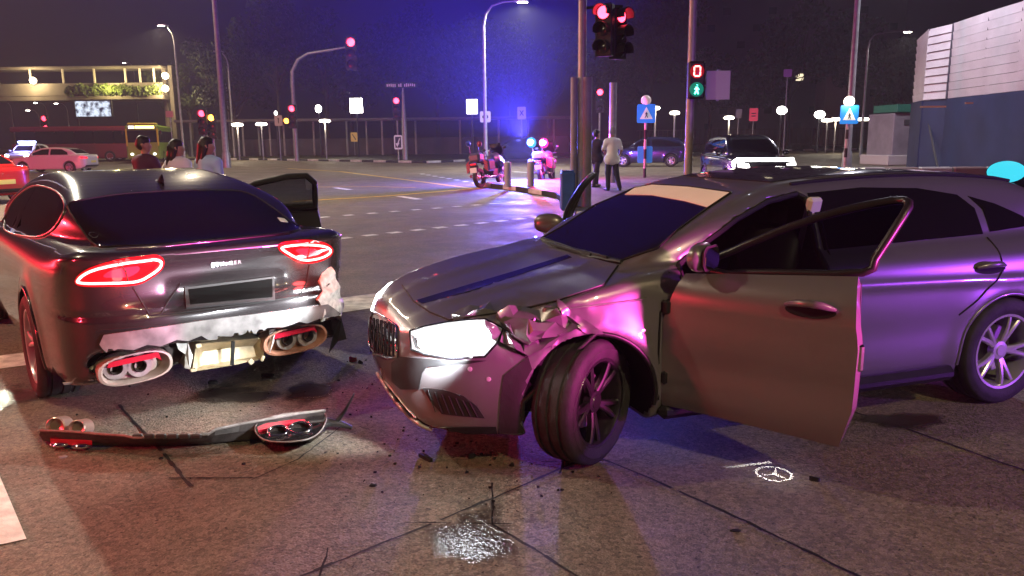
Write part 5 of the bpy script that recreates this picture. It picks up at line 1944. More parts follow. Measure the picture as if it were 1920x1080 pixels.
# ================================================================ police motorcycles
def motorcycle(label, loc, rz, lean, blue, red):
    t = thing('motorcycle', label, 'motorcycle', loc, rz, 'police motorcycles by the island')
    Ml = Matrix.Rotation(lean, 4, 'Y')
    W = lambda q: Ml @ Vector(q)
    def add(nm, mb, m, parent=t, smooth=None):
        mb.v = [tuple(Ml @ Vector(q)) for q in mb.v]
        return obj(nm, mb, m, parent, smooth)
    MWHITE = mat('bike_white', (.10, .10, .15), .3, coat=.8)
    for wy in (-.74, .74):
        wo = MB().lathe([(.30, -.06), (.325, -.055), (.335, 0), (.325, .055), (.30, .06), (.215, .05), (.21, 0), (.215, -.05)], 36, Matrix.Translation((0, wy, .335)) @ Matrix.Rotation(math.pi / 2, 4, 'Y'), closed=True)
        w_ = add('wheel', wo, mat('tyre_rubber', (.022, .021, .022), .75), smooth=50)
        sp_ = MB()
        for k in range(5):
            a = 2 * math.pi * k / 5
            sp_.tube([(0, wy, .335), (0, wy + .21 * math.cos(a), .335 + .21 * math.sin(a))], .018, 6)
        sp_.lathe([(.02, -.05), (.06, -.04), (.06, .04), (.02, .05)], 14, Matrix.Translation((0, wy, .335)) @ Matrix.Rotation(math.pi / 2, 4, 'Y'))
        add('rim', sp_, ALLOY, w_)
    add('engine', MB().box((0, .08, .48), (.42, .52, .36), bev=.06).box((0, .1, .70), (.30, .45, .2), bev=.05), DARKST)
    add('frame', MB().tube([(0, -.35, .62), (0, .1, .86), (0, .55, .95)], .05, 8).tube([(-.08, -.74, .335), (-.09, -.2, .42)], .03, 6).tube([(.08, -.74, .335), (.09, -.2, .42)], .03, 6), DARKST, smooth=50)
    for sx in (-1, 1):
        add('fork', MB().tube([(sx * .09, .74, .335), (sx * .09, .55, 1.0)], .028, 8), ALLOY, smooth=50)
        add('pannier', MB().box((sx * .36, -.56, .72), (.22, .46, .40), bev=.06), MWHITE)
        ck = MB()
        for i in range(4):
            ck.box((sx * .36, -.795, .60 + i * .085), (.19, .006, .03), Matrix.Rotation(sx * .7, 3, 'Y'))
        add('chevron', ck, mat('red_tape', (.5, .03, .05), .4))
        add('exhaust', MB().tube([(sx * .2, .0, .35), (sx * .22, -.4, .34), (sx * .25, -.85, .42)], [.03, .04, .055], 10), CHROME, smooth=60)
        add('mirror', MB().tube([(sx * .30, .42, 1.08), (sx * .40, .46, 1.26)], .01, 6).ball((sx * .42, .46, 1.30), .07, 10, 6, (1, .35, .7)), BLACK)
        add('handlebar', MB().tube([(0, .5, 1.04), (sx * .25, .46, 1.08), (sx * .40, .32, 1.06)], .016, 6), DARKST)
    fair = caps_mesh([((0, .45, .95), (0, .85, .85), .20, .12), ((-.22, .45, .75), (.22, .45, .75), .12, .12), ((0, .2, .95), (0, .45, .98), .17, .19), ((-.2, .4, .55), (.2, .4, .55), .10, .10)], .035, .06)
    m_ = MB().add(*fair)
    add('fairing', m_, MWHITE, smooth=60)
    add('seat', MB().box((0, -.12, .84), (.32, .46, .12), bev=.05).box((0, -.48, .90), (.28, .36, .12), bev=.05), BLACK)
    add('tail_box', MB().box((0, -.78, 1.02), (.46, .36, .30), bev=.07), MWHITE)
    add('windshield', MB().box((0, .62, 1.28), (.44, .02, .46), Matrix.Rotation(R(28), 3, 'X'), bev=.008), CLEAR)
    add('rear_mudguard', MB().box((0, -.92, .66), (.20, .22, .20), bev=.04), BLACK)
    add('number_plate', MB().box((0, -1.05, .60), (.26, .015, .17)), mat('plate_white', (.75, .75, .75), .5))
    add('tail_lamp', MB().box((0, -1.02, .80), (.22, .03, .06), bev=.01), mat('tail_red_10', (.35, .01, .02), .15, emit=(1, .03, .04), estr=1.0))
    bp = add('beacon_pole', MB().tube([(-.18, -.86, 1.12), (-.18, -.86, 1.42)], .015, 6).tube([(.18, -.86, 1.12), (.18, -.86, 1.36)], .015, 6), DARKST)
    bs = MB().ball((-.20, -.86, 1.52), .17 if blue else .09, 16, 12, (1, 1, 1.1))  # lit ball enlarged to carry the beacon's glow halo in its shape
    if blue:
        add('beacon_bulb', MB().ball((-.20, -1.0, 1.53), .10, 14, 10), glow('beacon_hot_blue', (.55, .9, 1.0), 60), smooth=60)
        add('beacon_bulb', MB().ball((.25, -1.0, 1.46), .10, 14, 10), glow('beacon_hot_red', (1.0, .6, .8), 60), smooth=60)
    add('blue_beacon', bs, mat('beacon_blue', (.0, .01, .05), .3, emit=(.02, .42, 1.0), estr=1.5) if blue else mat('beacon_off_blue', (.03, .06, .3), .15, coat=1), smooth=60)
    rs = MB().ball((.25, -.86, 1.45), .17 if red else .09, 16, 12, (1, 1, 1.1))  # enlarged when lit, its halo put into the shape like the blue one
    add('red_beacon', rs, mat('beacon_red', (.05, .0, .01), .3, emit=(1.0, .04, .30), estr=1.5) if red else mat('beacon_off_red', (.3, .02, .03), .15, coat=1), smooth=60)
    add('stand', MB().tube([(-.1, -.1, .35), (-.3, -.2, .02)], .018, 6), DARKST)
    if blue:
        lamp('blue_beacon_light', 'POINT', tuple(W((-.45, -1.05, 1.55))), 7000, (.10, .11, 1.0), .12, t)
        lamp('blue_haze_spot', 'SPOT', tuple(W((-.45, -1.05, 1.75))), 125000, (.045, .04, 1.0), .12, t, spot=140, blend=1.0, target=tuple(W((-1.2, -3.0, 7.0))))  # added upward spot that turns the air blue; the bike has no such beam
    if red:
        lamp('red_beacon_light', 'POINT', tuple(W((.55, -1.05, 1.48))), 1600, (1.0, .05, .30), .12, t)
    return t


motorcycle('police motorcycle with dark beacons parked at the kerb corner', gp(922, 350), R(-30), R(-7), False, False)
motorcycle('police motorcycle with blazing blue and red beacons behind the bollard', gp(1026, 341), R(-18), R(-6), True, True)


# ================================================================ signals, signs and posts
def px_x(px, py, Y):
    return at(px, py, Y).x


def zt(px, py, Y):
    return at(px, py, Y).z


# big signal pole on the island, thick sleeve below, red heads high up
Yq = 17.3
t = thing('traffic_signal', 'thick grey signal pole on the island with two red lights high up', 'traffic light', (px_x(1090, 390, Yq), Yq, .135))
obj('pole', MB().tube([(0, 0, 0), (0, 0, 3.0), (0, 0, 6.4)], [.10, .09, .08], 14), GALV, t, smooth=50)
obj('sleeve', MB().tube([(.10, -.02, 0), (.10, -.02, 2.75)], .115, 16), mat('pole_sleeve', (.26, .26, .33), .6, vary=.15, vscale=5), t, smooth=50)
obj('service_pipe', MB().tube([(-.17, -.02, 0), (-.17, -.02, 2.75)], .075, 12), mat('pole_sleeve', (.26, .26, .33), .6), t, smooth=50)
signal_head(t, (.42, -.15, zt(1119, 58, Yq) - .135), R(-28), [RED, None, None], .13)
signal_head(t, (.82, .05, zt(1158, 62, Yq) - .135), R(40), [RED, None, None], .13)
obj('bracket', MB().tube([(0, 0, 4.15), (.5, .05, 4.2), (.85, .1, 4.2)], .03, 8), DARKST, t)
b = thing('bollard', 'tall blue box-shaped post at the foot of the signal pole', 'bollard', (px_x(1064, 398, 16.6), 16.6, .135))
obj('post', MB().box((0, 0, .40), (.30, .30, .80), bev=.03), mat('blue_post', (.05, .14, .52), .5, vary=.15, vscale=4), b)
obj('cap', MB().box((0, 0, .815), (.26, .26, .03), bev=.01), mat('blue_post', (.05, .14, .52), .5), b)
for x, lab in ((960, 'grey bollard beside the first police motorcycle'), (1003, 'grey bollard in front of the flashing police motorcycle')):
    bp_ = gp(x - 8, 350, .12)
    bb = thing('bollard', lab, 'bollard', (bp_.x, bp_.y, .12), 0, 'grey bollards on the island')
    obj('post', MB().tube([(0, 0, 0), (0, 0, .75)], .11, 16), mat('bollard_grey', (.40, .40, .42), .6), bb, smooth=50)
    obj('cap', MB().ball((0, 0, .75), .11, 14, 8, (1, 1, .4)), mat('bollard_grey', (.40, .40, .42), .6), bb, smooth=60)
t = thing('post', 'plain pale post behind the man in white shirt', 'post', (px_x(1148, 300, 27), 27, 0))
obj('pole', MB().tube([(0, 0, 0), (0, 0, zt(1148, 155, 27))], .12, 12), GALV, t, smooth=50)

# countdown signal pole
Yc = 15.0
t = thing('traffic_signal', 'tall pole with red countdown zero and green walking man', 'traffic light', (px_x(1290, 330, Yc), Yc, 0))
obj('pole', MB().tube([(0, 0, 0), (0, 0, 1.2), (0, 0, 6.2)], [.085, .075, .065], 14), GALV, t, smooth=50)
bz = zt(1300, 152, Yc)
hb = obj('signal_box', MB().box((.05, -.17, bz), (.30, .18, .66), bev=.03), BLACKP, t)
# seven-segment zero, red
seg = MB()
zc = bz + .155
for a, c_ in (((-.045, .085), (.045, .085)), ((-.045, -.085), (.045, -.085)), ((-.055, .075), (-.055, .008)), ((.055, .075), (.055, .008)), ((-.055, -.008), (-.055, -.075)), ((.055, -.008), (.055, -.075))):
    seg.tube([(.05 + a[0], -.267, zc + a[1]), (.05 + c_[0], -.267, zc + c_[1])], .014, 6)
obj('countdown_digit', seg, lens_m((1.0, .18, .16), 9), hb)
obj('countdown_lens', MB().lathe([(1e-4, .012), (.12, .008), (.13, 0)], 24, Matrix.Translation((.05, -.258, zc)) @ Matrix.Rotation(math.pi / 2, 4, 'X')), mat('red_dim_lens', (.10, .004, .006), .3, emit=(1, .02, .04), estr=.35), hb, smooth=60)
zg = bz - .165
obj('walk_lens', MB().lathe([(1e-4, .012), (.12, .008), (.13, 0)], 24, Matrix.Translation((.05, -.258, zg)) @ Matrix.Rotation(math.pi / 2, 4, 'X')), mat('green_dim_lens', (.004, .08, .05), .3, emit=(.02, .9, .6), estr=.22), hb, smooth=60)
wm = MB()
for a, c_, r_ in (((0, .045), (0, -.01), .020), ((0, -.01), (-.035, -.08), .013), ((0, -.01), (.03, -.08), .013), ((0, .035), (.04, -.005), .010), ((0, .035), (-.04, .0), .010), ((.005, .078), (.006, .08), .020)):
    wm.tube([(.05 + a[0], -.272, zg + a[1]), (.05 + c_[0], -.272, zg + c_[1])], r_, 6)
obj('walking_man', wm, lens_m((.10, 1.0, .80), 7), hb)
sb = obj('sign_board', MB().box((.50, -.02, zt(1342, 160, Yc)), (.44, .02, .52), bev=.006), mat('sign_back', (.50, .50, .54), .5), t)
obj('board_rib', MB().box((.50, .0, zt(1342, 160, Yc)), (.04, .04, .56)), GALV, sb)
obj('bracket', MB().tube([(0, 0, zt(1342, 160, Yc)), (.5, 0, zt(1342, 160, Yc))], .02, 6), GALV, t)

# cantilever signal over the far road
Yl = 62.0
X0 = px_x(557, 300, Yl)
t = thing('traffic_signal', 'curved cantilever signal mast with red light at the arm end', 'traffic light', (X0, Yl, .13))
za, zb_ = zt(570, 118, Yl), zt(645, 92, Yl)
xa = px_x(650, 92, Yl) - X0
obj('pole', MB().tube([(0, 0, 0), (0, 0, za - 1.6)], [.17, .14], 12), GALV, t, smooth=50)
obj('arm', MB().tube([(0, 0, za - 1.6), (.05, 0, za - .7), (.5, 0, za + .1), (1.3, 0, za + .55), (xa, 0, zb_)], [.14, .13, .12, .10, .07], 10), GALV, t, smooth=60)
signal_head(t, (xa + .35, -.1, zt(660, 96, Yl) - .3), 0, [RED, None, None], .30, strength=10)
signal_head(t, (-.1, -.3, zt(553, 222, Yl)), 0, [RED, None, None], .22, strength=10)
signal_head(t, (-.55, -.3, zt(547, 230, Yl)), 0, [AMBER], .20, strength=8)
for px, py, Y, lab in ((743, 190, 64, 'red traffic signal under the street name sign'), (1125, 174, 60, 'small red traffic signal beside the thick signal pole'),
                       (378, 214, 58, 'bright red signal beside the tall lamp column'), (396, 222, 58.6, 'amber signal right beside the bright red one')):
    x = px_x(px, py, Y)
    z = zt(px, py, Y)
    t = thing('traffic_signal', lab, 'traffic light', (x, Y, 0), 0, 'far traffic signals')
    obj('pole', MB().tube([(0, .2, 0), (0, .2, z + .3)], .07, 8), GALV, t, smooth=50)
    signal_head(t, (0, 0, z - .55), 0, [RED if 'amber' not in lab else AMBER, None, None], .22, strength=12)

# street name sign on its post
Y = 63.0
t = thing('street_sign', 'long white-lettered street name board on a post by the far kerb', 'sign', (px_x(760, 290, Y), Y, .13))
zs = zt(757, 163, Y)
obj('pole', MB().tube([(0, 0, 0), (0, 0, 2.6), (0, 0, zs - .2)], [.22, .2, .07], 10), GALV, t, smooth=50)
bd_ = obj('name_board', MB().box((-.15, -.05, zs), (2.45, .05, .42), bev=.02), mat('sign_green', (.02, .07, .05), .5), t)
lt = MB()
for k in range(15):
    if k not in (5, 8):
        lt.box((-1.2 + k * .15, -.08, zs + random.uniform(-.02, .02)), (.09, .01, random.uniform(.18, .26)))
obj('name_letters', lt, mat('sign_letters', (.75, .75, .78), .5), bd_)
Y = 60.0
t = thing('road_sign', 'small white sign with a black slanting arrow by the far kerb', 'sign', (px_x(748, 300, Y), Y, .13))
zs = zt(748, 270, Y)
obj('pole', MB().tube([(0, 0, 0), (0, 0, zs - .3)], .035, 8), GALV, t)
bd_ = obj('sign_face', MB().prism(rrect(.62, 1.05, .12), 0, .03, Matrix.Translation((0, 0, zs)) @ Matrix.Rotation(math.pi / 2, 4, 'X')), mat('sign_white', (.72, .70, .74), .5), t)
ar = MB().prism([(-.22, .40), (-.22, -.40), (.22, -.40), (.22, .40)], .032, .04, Matrix.Translation((0, 0, zs)) @ Matrix.Rotation(math.pi / 2, 4, 'X'))
obj('sign_panel', ar, mat('sign_dark', (.03, .03, .05), .5), bd_)
aw = MB().tube([(.12, -.05, zs + .28), (-.04, -.05, zs - .12)], .045, 6)
aw.prism([(-.20, -.02), (.10, .02), (-.08, -.30)], .045, .055, Matrix.Translation((.0, 0, zs - .06)) @ Matrix.Rotation(math.pi / 2, 4, 'X'))
obj('arrow', aw, mat('sign_white', (.72, .70, .74), .5), bd_)


def small_sign(px, py, Y, w, h, col, label, emit=0.0, shape='rect', mark=None):
    x, z = px_x(px, py, Y), zt(px, py, Y)
    t = thing('road_sign', label, 'sign', (x, Y, .1))
    obj('pole', MB().tube([(0, .06, 0), (0, .06, z)], .04, 8), GALV, t)
    poly = rrect(w, h, min(w, h) * .12)
    m = mat('sign_%d_%d' % (px, py), col, .5, emit=col if emit else None, estr=emit)
    f = obj('sign_face', MB().prism(poly, 0, .03, Matrix.Translation((0, 0, z - .1)) @ Matrix.Rotation(math.pi / 2, 4, 'X')), m, t)
    if mark:
        mk = MB()
        for a, c_ in mark:
            mk.tube([(a[0] * w, -.035, z - .1 + a[1] * h), (c_[0] * w, -.035, z - .1 + c_[1] * h)], min(w, h) * .06, 5)
        obj('sign_mark', mk, mat('sign_dark', (.03, .03, .05), .5), f)
    return t


small_sign(522, 226, 66, .62, .85, (.6, .58, .6), 'small white notice sign on a post along the walkway', mark=[((-.1, .2), (.1, .2)), ((0, .2), (0, -.25))])
small_sign(664, 257, 84, .7, .95, (.62, .42, .12), 'amber warning panel between the walkway columns', .25, mark=[((-.25, .3), (.25, -.3))])
small_sign(978, 212, 66, .7, 1.0, (.62, .6, .66), 'white regulatory sign standing beyond the motorcycles', mark=[((-.2, .2), (.2, -.2)), ((-.2, -.2), (.2, .2))])
small_sign(910, 219, 56, .75, .75, (.60, .6, .66), 'round-marked square sign on the thin lamp column', mark=[((-.25, 0), (0, .25)), ((0, .25), (.25, 0)), ((.25, 0), (0, -.25)), ((0, -.25), (-.25, 0))])
small_sign(1413, 215, 70, .75, 1.1, (.70, .06, .12), 'red sign beyond the black car with the light strip', .35, mark=[((-.25, .1), (.25, .1)), ((-.25, -.1), (.2, -.1))])
small_sign(1385, 213, 72, .55, .8, (.35, .32, .40), 'dim grey sign next to the red one')
small_sign(1477, 137, 60, .6, .55, (.45, .2, .6), 'small purple panel high above the road')
small_sign(318, 214, 66, .6, .5, (.55, .25, .25), 'pinkish panel on the bridge column')


def zebra_beacon(label, px, base_py, Y, globe_py, sign_py, lit, second=None, sw=.62):
    x = px_x(px, base_py, Y)
    t = thing('crossing_beacon', label, 'crossing sign', (x, Y, .13 if Y < 40 else 0), 0, 'pedestrian crossing beacons')
    z0 = t.location.z
    zg = zt(px, globe_py, Y) - z0
    zs = zt(px, sign_py, Y) - z0
    n = 8
    for k in range(n):
        a, c_ = zg * k / n, zg * (k + 1) / n
        obj('pole_band', MB().tube([(0, .05, a), (0, .05, c_)], .055, 10), KW if k % 2 else KB, t, smooth=50)
    obj('globe', MB().ball((0, .05, zg), .19, 16, 12), glow('beacon_globe', (1.0, .80, .62), 6) if lit else mat('globe_pale', (.70, .62, .60), .4, emit=(1, .8, .7), estr=.25), t, smooth=70)
    SB = mat('sign_blue', (.02, .25, .75), .4, emit=(.02, .22, .85), estr=.55)
    f = obj('sign_face', MB().prism(rrect(sw, sw, .05), 0, .03, Matrix.Translation((0, -.02, zs)) @ Matrix.Rotation(math.pi / 2, 4, 'X')), SB, t)
    obj('triangle', MB().prism([(-.24, -.20), (.24, -.20), (0, .24)], .032, .038, Matrix.Translation((0, -.02, zs)) @ Matrix.Rotation(math.pi / 2, 4, 'X')), mat('sign_pale', (.75, .80, .82), .4, emit=(.5, .85, .9), estr=.35), f)
    mn = MB()
    for a, c_, r_ in (((0, .05), (0, -.05), .022), ((0, -.05), (-.05, -.15), .015), ((0, -.05), (.05, -.15), .015), ((0, .03), (.05, -.03), .012), ((0, .03), (-.05, -.03), .012), ((0, .09), (0, .095), .022)):
        mn.tube([(a[0], -.066, zs + a[1]), (c_[0], -.066, zs + c_[1])], r_, 6)
    obj('walking_figure', mn, mat('sign_dark', (.03, .03, .05), .5), f)
    if second:
        z2 = zt(px, second, Y) - z0
        obj('rear_plate', MB().prism(rrect(.56, .62, .06), 0, .03, Matrix.Translation((0, .10, z2)) @ Matrix.Rotation(math.pi / 2, 4, 'X')), mat('plate_blue', (.05, .30, .70), .4, emit=(.03, .22, .8), estr=.35), t)
    if lit:
        lamp('globe_light', 'POINT', (0, -.35, zg), 60, (1, .75, .5), .15, t)
    return t


zebra_beacon('blue crossing sign with pale globe near the man in white shirt', 1209, 332, 30, 188, 213, False, 290, .68)
zebra_beacon('blue crossing sign with bright lit globe near the hoarding', 1586, 300, 30, 190, 215, True, None, .68)

# ---------------------------------------------------------------- street lamps in the picture
def lamp_at(label, px, base_py, Y, top_px, top_py, power, color=WARM, lit=True, r=.11, flip=False):
    x = px_x(px, base_py, Y)
    z = zt(top_px, top_py, Y)
    arm = px_x(top_px, top_py, Y) - x
    return street_lamp(label, (x, Y, 0), z, max(.6, abs(arm)), R(180) if arm < 0 else 0, power, color, lit=lit, r=r)


lamp_at('slim street lamp bending over the junction above the motorcycles', 911, 300, 44, 965, 4, 8000, COOL)
lamp_at('tall grey lamp column with its head out of the picture, behind the people', 425, 305, 52, 350, -160, 5500, WARM, r=.2)
lamp_at('distant street lamp shining high over the footbridge', 345, 290, 70, 319, 48, 4000)
lamp_at('thin bent street lamp shining beside the hoarding', 1614, 280, 62, 1692, 60, 1200, COOL)
lamp_at('tall grey lamp column behind the lit crossing beacon', 1588, 300, 34, 1640, -260, 8000, (.9, .88, 1.0), r=.15)
lamp_at('thin unlit lamp column next to the tall one', 440, 290, 80, 425, 97, 0, lit=False, r=.12)
# unseen street lamps; the two side ones added to light road and cars
street_lamp('added unseen street lamp out to the side beyond the charcoal car', (-11.5, 4.5, 0), 9.0, 2.0, R(0), 2400, (1.0, .80, .52))
street_lamp('added unseen street lamp by the junction out to the side beyond the red car', (-15.5, 20.0, 0), 9.0, 2.0, R(0), 9000, (1.0, .90, .70))
street_lamp('street lamp behind the viewpoint lighting the near road', (7.5, -7.0, 0), 9.0, 2.0, R(140), 3700, (1.0, .79, .40))

# walkway disc lamps and floodlights
DISC = glow('disc_lamp', (1.0, .90, .72), 14)
for k, (px, py, Y, s_, lab) in enumerate(((445, 234, 70, .5, 'disc lamp on a short post, first along the walkway'), (490, 233, 70, .5, 'disc lamp on a short post, second along the walkway'),
        (609, 227, 70, .5, 'disc lamp on a short post beside the floodlight'), (1265, 212, 60, .38, 'path lamp beside the countdown pole'), (1367, 221, 66, .42, 'path lamp behind the black car'),
        (1551, 226, 72, .5, 'path lamp just before the lit crossing beacon'), (1567, 224, 76, .5, 'path lamp hard against the lit crossing beacon'), (1619, 224, 72, .5, 'path lamp next to the grey shed'), (1229, 203, 62, .36, 'path lamp peeping past the blue crossing sign'))):
    x, z = px_x(px, py, Y), zt(px, py, Y)
    t = thing('path_lamp', lab, 'lamp', (x, Y, .1), 0, 'path lamps along the far side')
    obj('post', MB().tube([(0, 0, 0), (0, 0, z - .1)], .06, 8), GALV, t)
    obj('diffuser', MB().lathe([(1e-4, -.12), (s_ * .8, -.10), (s_, 0), (s_ * .8, .12), (1e-4, .16)], 20, Matrix.Translation((0, 0, z - .1))), DISC, t, smooth=60)
    if k % 2 == 0:
        lamp('path_light', 'POINT', (0, -.4, z - .5), 160, WARM, .3, t)
for px, py, Y, w, h, s_, lab in ((668, 198, 78, 1.2, 1.35, 26, 'square white floodlight panel over the walkway'), (597, 204, 78, .6, .75, 18, 'small floodlight left of the big square one'), (885, 200, 62, .85, 1.1, 5, 'lit white panel above the first motorcycle'),
                                 (1466, 207, 70, .9, .7, 22, 'floodlight above the black car'), (1537, 215, 74, 1.0, .7, 22, 'yellowish floodlight left of the lit crossing beacon'),
                                 (517, 212, 78, .3, .4, 14, 'tiny lamp above the walkway notice')):
    x, z = px_x(px, py, Y), zt(px, py, Y)
    t = thing('floodlight', lab, 'floodlight', (x, Y, .1), 0, 'floodlights beyond the junction')
    obj('post', MB().tube([(0, .2, 0), (0, .2, z)], .07, 8), DARKST, t)
    obj('housing', MB().box((0, .08, z - .1), (w * .9, .14, h * .9), bev=.03), DARKST, t)
    obj('lamp_face', MB().box((0, -.01, z - .1), (w, .04, h), bev=.015) if px in (668, 885) else MB().ball((0, 0, z - .1), .5, 16, 10, (w, .25, h)), glow('flood_%d' % s_, (1.0, .97, .88) if px < 1500 else (1.0, .88, .55), s_), t)

# ---------------------------------------------------------------- covered walkway with its columns
Yw = 86.0
wk = thing('covered_walkway', 'low covered walkway on slim pale columns along the far side', 'walkway', (px_x(700, 290, Yw), Yw, .13))
ox = wk.location.x
CONC = mat('walkway_concrete', (.42, .39, .37), .7, vary=.15, vscale=1.5)
zr = zt(700, 226, Yw)
obj('roof', MB().box((px_x(700, 226, Yw) - ox, 1.2, zr), (px_x(1075, 226, Yw) - px_x(330, 226, Yw), 3.0, .28), bev=.05), mat('walkway_roof', (.20, .18, .18), .7), wk)
for px in (352, 390, 420, 447, 456, 476, 497, 524, 547, 581, 651, 685, 717, 776, 862, 935, 990, 1040):
    xx = px_x(px, 260, Yw) - ox
    obj('column', MB().tube([(xx, (px % 3) * .9, 0), (xx, (px % 3) * .9, zr - .1)], .11, 8), CONC, wk, smooth=50)
wall_ = MB().box((px_x(700, 270, Yw) - ox, 3.2, .9), (px_x(1075, 226, Yw) - px_x(330, 226, Yw), .2, 1.8))
obj('back_wall', wall_, mat('walkway_wall', (.10, .09, .10), .8, vary=.3, vscale=.4), wk)
fr_ = thing('fence', 'dark upright railing along the far right verge', 'fence', (px_x(1450, 270, 108), 108, .13))
for k in range(60):
    xx = -18 + k * .62
    obj('rail_bar', MB().tube([(xx, 0, 0), (xx, 0, 2.6)], .05, 5), mat('rail_paint', (.16, .14, .12), .6), fr_)
for z in (.4, 2.5):
    obj('rail', MB().box((.3, 0, z), (37.5, .08, .09)), mat('rail_paint', (.16, .14, .12), .6), fr_)

# ---------------------------------------------------------------- footbridge with planting
Yb = 108.0
br = thing('footbridge', 'roofed footbridge with lit planting crossing the road beyond the bus', 'footbridge', (px_x(160, 270, Yb), Yb, 0))
ox = br.location.x
BC = mat('bridge_concrete', (.17, .14, .12), .8, vary=.2, vscale=.6)
xl, xr = px_x(-60, 170, Yb) - ox, px_x(318, 170, Yb) - ox
z1, z2, z3 = zt(160, 190, Yb), zt(160, 158, Yb), zt(160, 129, Yb)
obj('deck', MB().box(((xl + xr) / 2, 0, z1 + .35), (xr - xl, 4, .7), bev=.05), BC, br)
obj('parapet', MB().box(((xl + xr) / 2, -1.9, (z1 + z2) / 2 + .3), (xr - xl, .3, z2 - z1 - .6), bev=.04), BC, br)
obj('roof', MB().box(((xl + xr) / 2, 0, z3), (xr - xl, 4.4, .35), bev=.05), BC, br)
for px in (12, 72, 132, 190, 247, 274, 300):
    xx = px_x(px, 150, Yb) - ox
    obj('roof_post', MB().box((xx, -1.7, (z2 + z3) / 2), (.22, .22, z3 - z2), bev=.02), mat('bridge_post', (.55, .48, .42), .6), br)
for px in (314, 326):
    xx = px_x(px, 200, Yb) - ox
    obj('pier', MB().box((xx, 0, z1 / 2 + 1.5), (.55, .8, z1 + 6), bev=.05), BC, br)
LEAF_B = mat('planter_leaf', (.10, .13, .03), .6, vary=.4, vscale=3)


def leaf_cloud(n, centre, size, leaf, seed, shape=None):
    r = np.random.default_rng(seed)
    mb = MB()
    k = 0
    while k < n:
        q = r.uniform(-1, 1, 3)
        if (q * q).sum() > 1 and shape != 'box':
            continue
        c = Vector(centre) + Vector((q[0] * size[0], q[1] * size[1], q[2] * size[2]))
        u = Vector(r.normal(size=3)).normalized()
        v = u.orthogonal().normalized()
        l = leaf * r.uniform(.6, 1.4)
        mb.add([c - u * l, c - v * l * .5, c + u * l, c + v * l * .5], [(0, 1, 2, 3)])
        k += 1
    return mb


pl_ = thing('planter_hedge', 'bushy planting lit yellow on the footbridge parapet', 'hedge', (px_x(232, 170, Yb), Yb - 2.4, zt(232, 180, Yb)))
mbp = MB()
for k in range(11):
    q = leaf_cloud(260, (-5.6 + k * 1.1, 0, .5 + random.uniform(-.2, .35)), (.9, .6, .75), .22, 40 + k)
    mbp.add(q.v, q.f)
obj('foliage', mbp, LEAF_B, pl_, kind='stuff')
obj('trough', MB().box((0, .1, -.35), (12.5, .8, .5), bev=.05), BC, pl_)
for px, py, lab in ((310, 142, 'bridge lamp at roof level above the stair end'), (310, 166, 'bridge lamp at deck level above the stair end'), (62, 151, 'bridge lamp over the left span')):
    x, z = px_x(px, py, Yb - 2.6), zt(px, py, Yb - 2.6)
    t = thing('bridge_lamp', lab, 'lamp', (x, Yb - 2.6, z), 0, 'lamps on the footbridge')
    obj('housing', MB().box((0, .2, .25), (.7, .5, .15), bev=.03), DARKST, t)
    obj('globe', MB().ball((0, 0, 0), .42, 14, 10), glow('bridge_globe', (1.0, .85, .55), 16), t, smooth=70)
    lamp('bridge_light', 'POINT', (0, -1.0, 0), 1600, (1.0, .80, .40), .4, t)
lamp('hedge_light', 'POINT', (0, -1.6, 1.2), 1200, (1.0, .86, .35), .3, pl_)
# illuminated advertising screen
t = thing('billboard', 'bluish lit advertising screen hanging below the footbridge', 'billboard', (px_x(175, 204, 100), 100, 0))
zc = zt(175, 204, 100)
obj('screen_frame', MB().box((0, .1, zc), (4.6, .3, 2.1), bev=.05), DARKST, t)
bm_ = bpy.data.materials.new('screen_picture')
bm_.use_nodes = True
nt = bm_.node_tree
tc = nt.nodes.new('ShaderNodeTexCoord')
vn = nt.nodes.new('ShaderNodeTexNoise')
vn.inputs['Scale'].default_value = 1.6
vn.inputs['Detail'].default_value = 6
cr = nt.nodes.new('ShaderNodeValToRGB')
cr.color_ramp.elements[0].position, cr.color_ramp.elements[0].color = .38, (.02, .03, .06, 1)
cr.color_ramp.elements[1].position, cr.color_ramp.elements[1].color = .60, (.75, .85, 1.0, 1)
nt.links.new(tc.outputs['Object'], vn.inputs['Vector'])
nt.links.new(vn.outputs['Fac'], cr.inputs[0])
nt.links.new(cr.outputs[0], nt.nodes['Principled BSDF'].inputs['Emission Color'])
nt.nodes['Principled BSDF'].inputs['Emission Strength'].default_value = 1.3
nt.nodes['Principled BSDF'].inputs['Base Color'].default_value = (.02, .02, .02, 1)
obj('screen', MB().box((0, -.07, zc), (4.3, .04, 1.85)), bm_, t)
obj('hanger', MB().tube([(-2, .1, zc + 1), (-2, .1, zt(175, 188, 100))], .06, 6).tube([(2, .1, zc + 1), (2, .1, zt(175, 188, 100))], .06, 6).tube([(-2.1, .2, 0), (-2.1, .2, zc - .9)], .10, 8), DARKST, t)
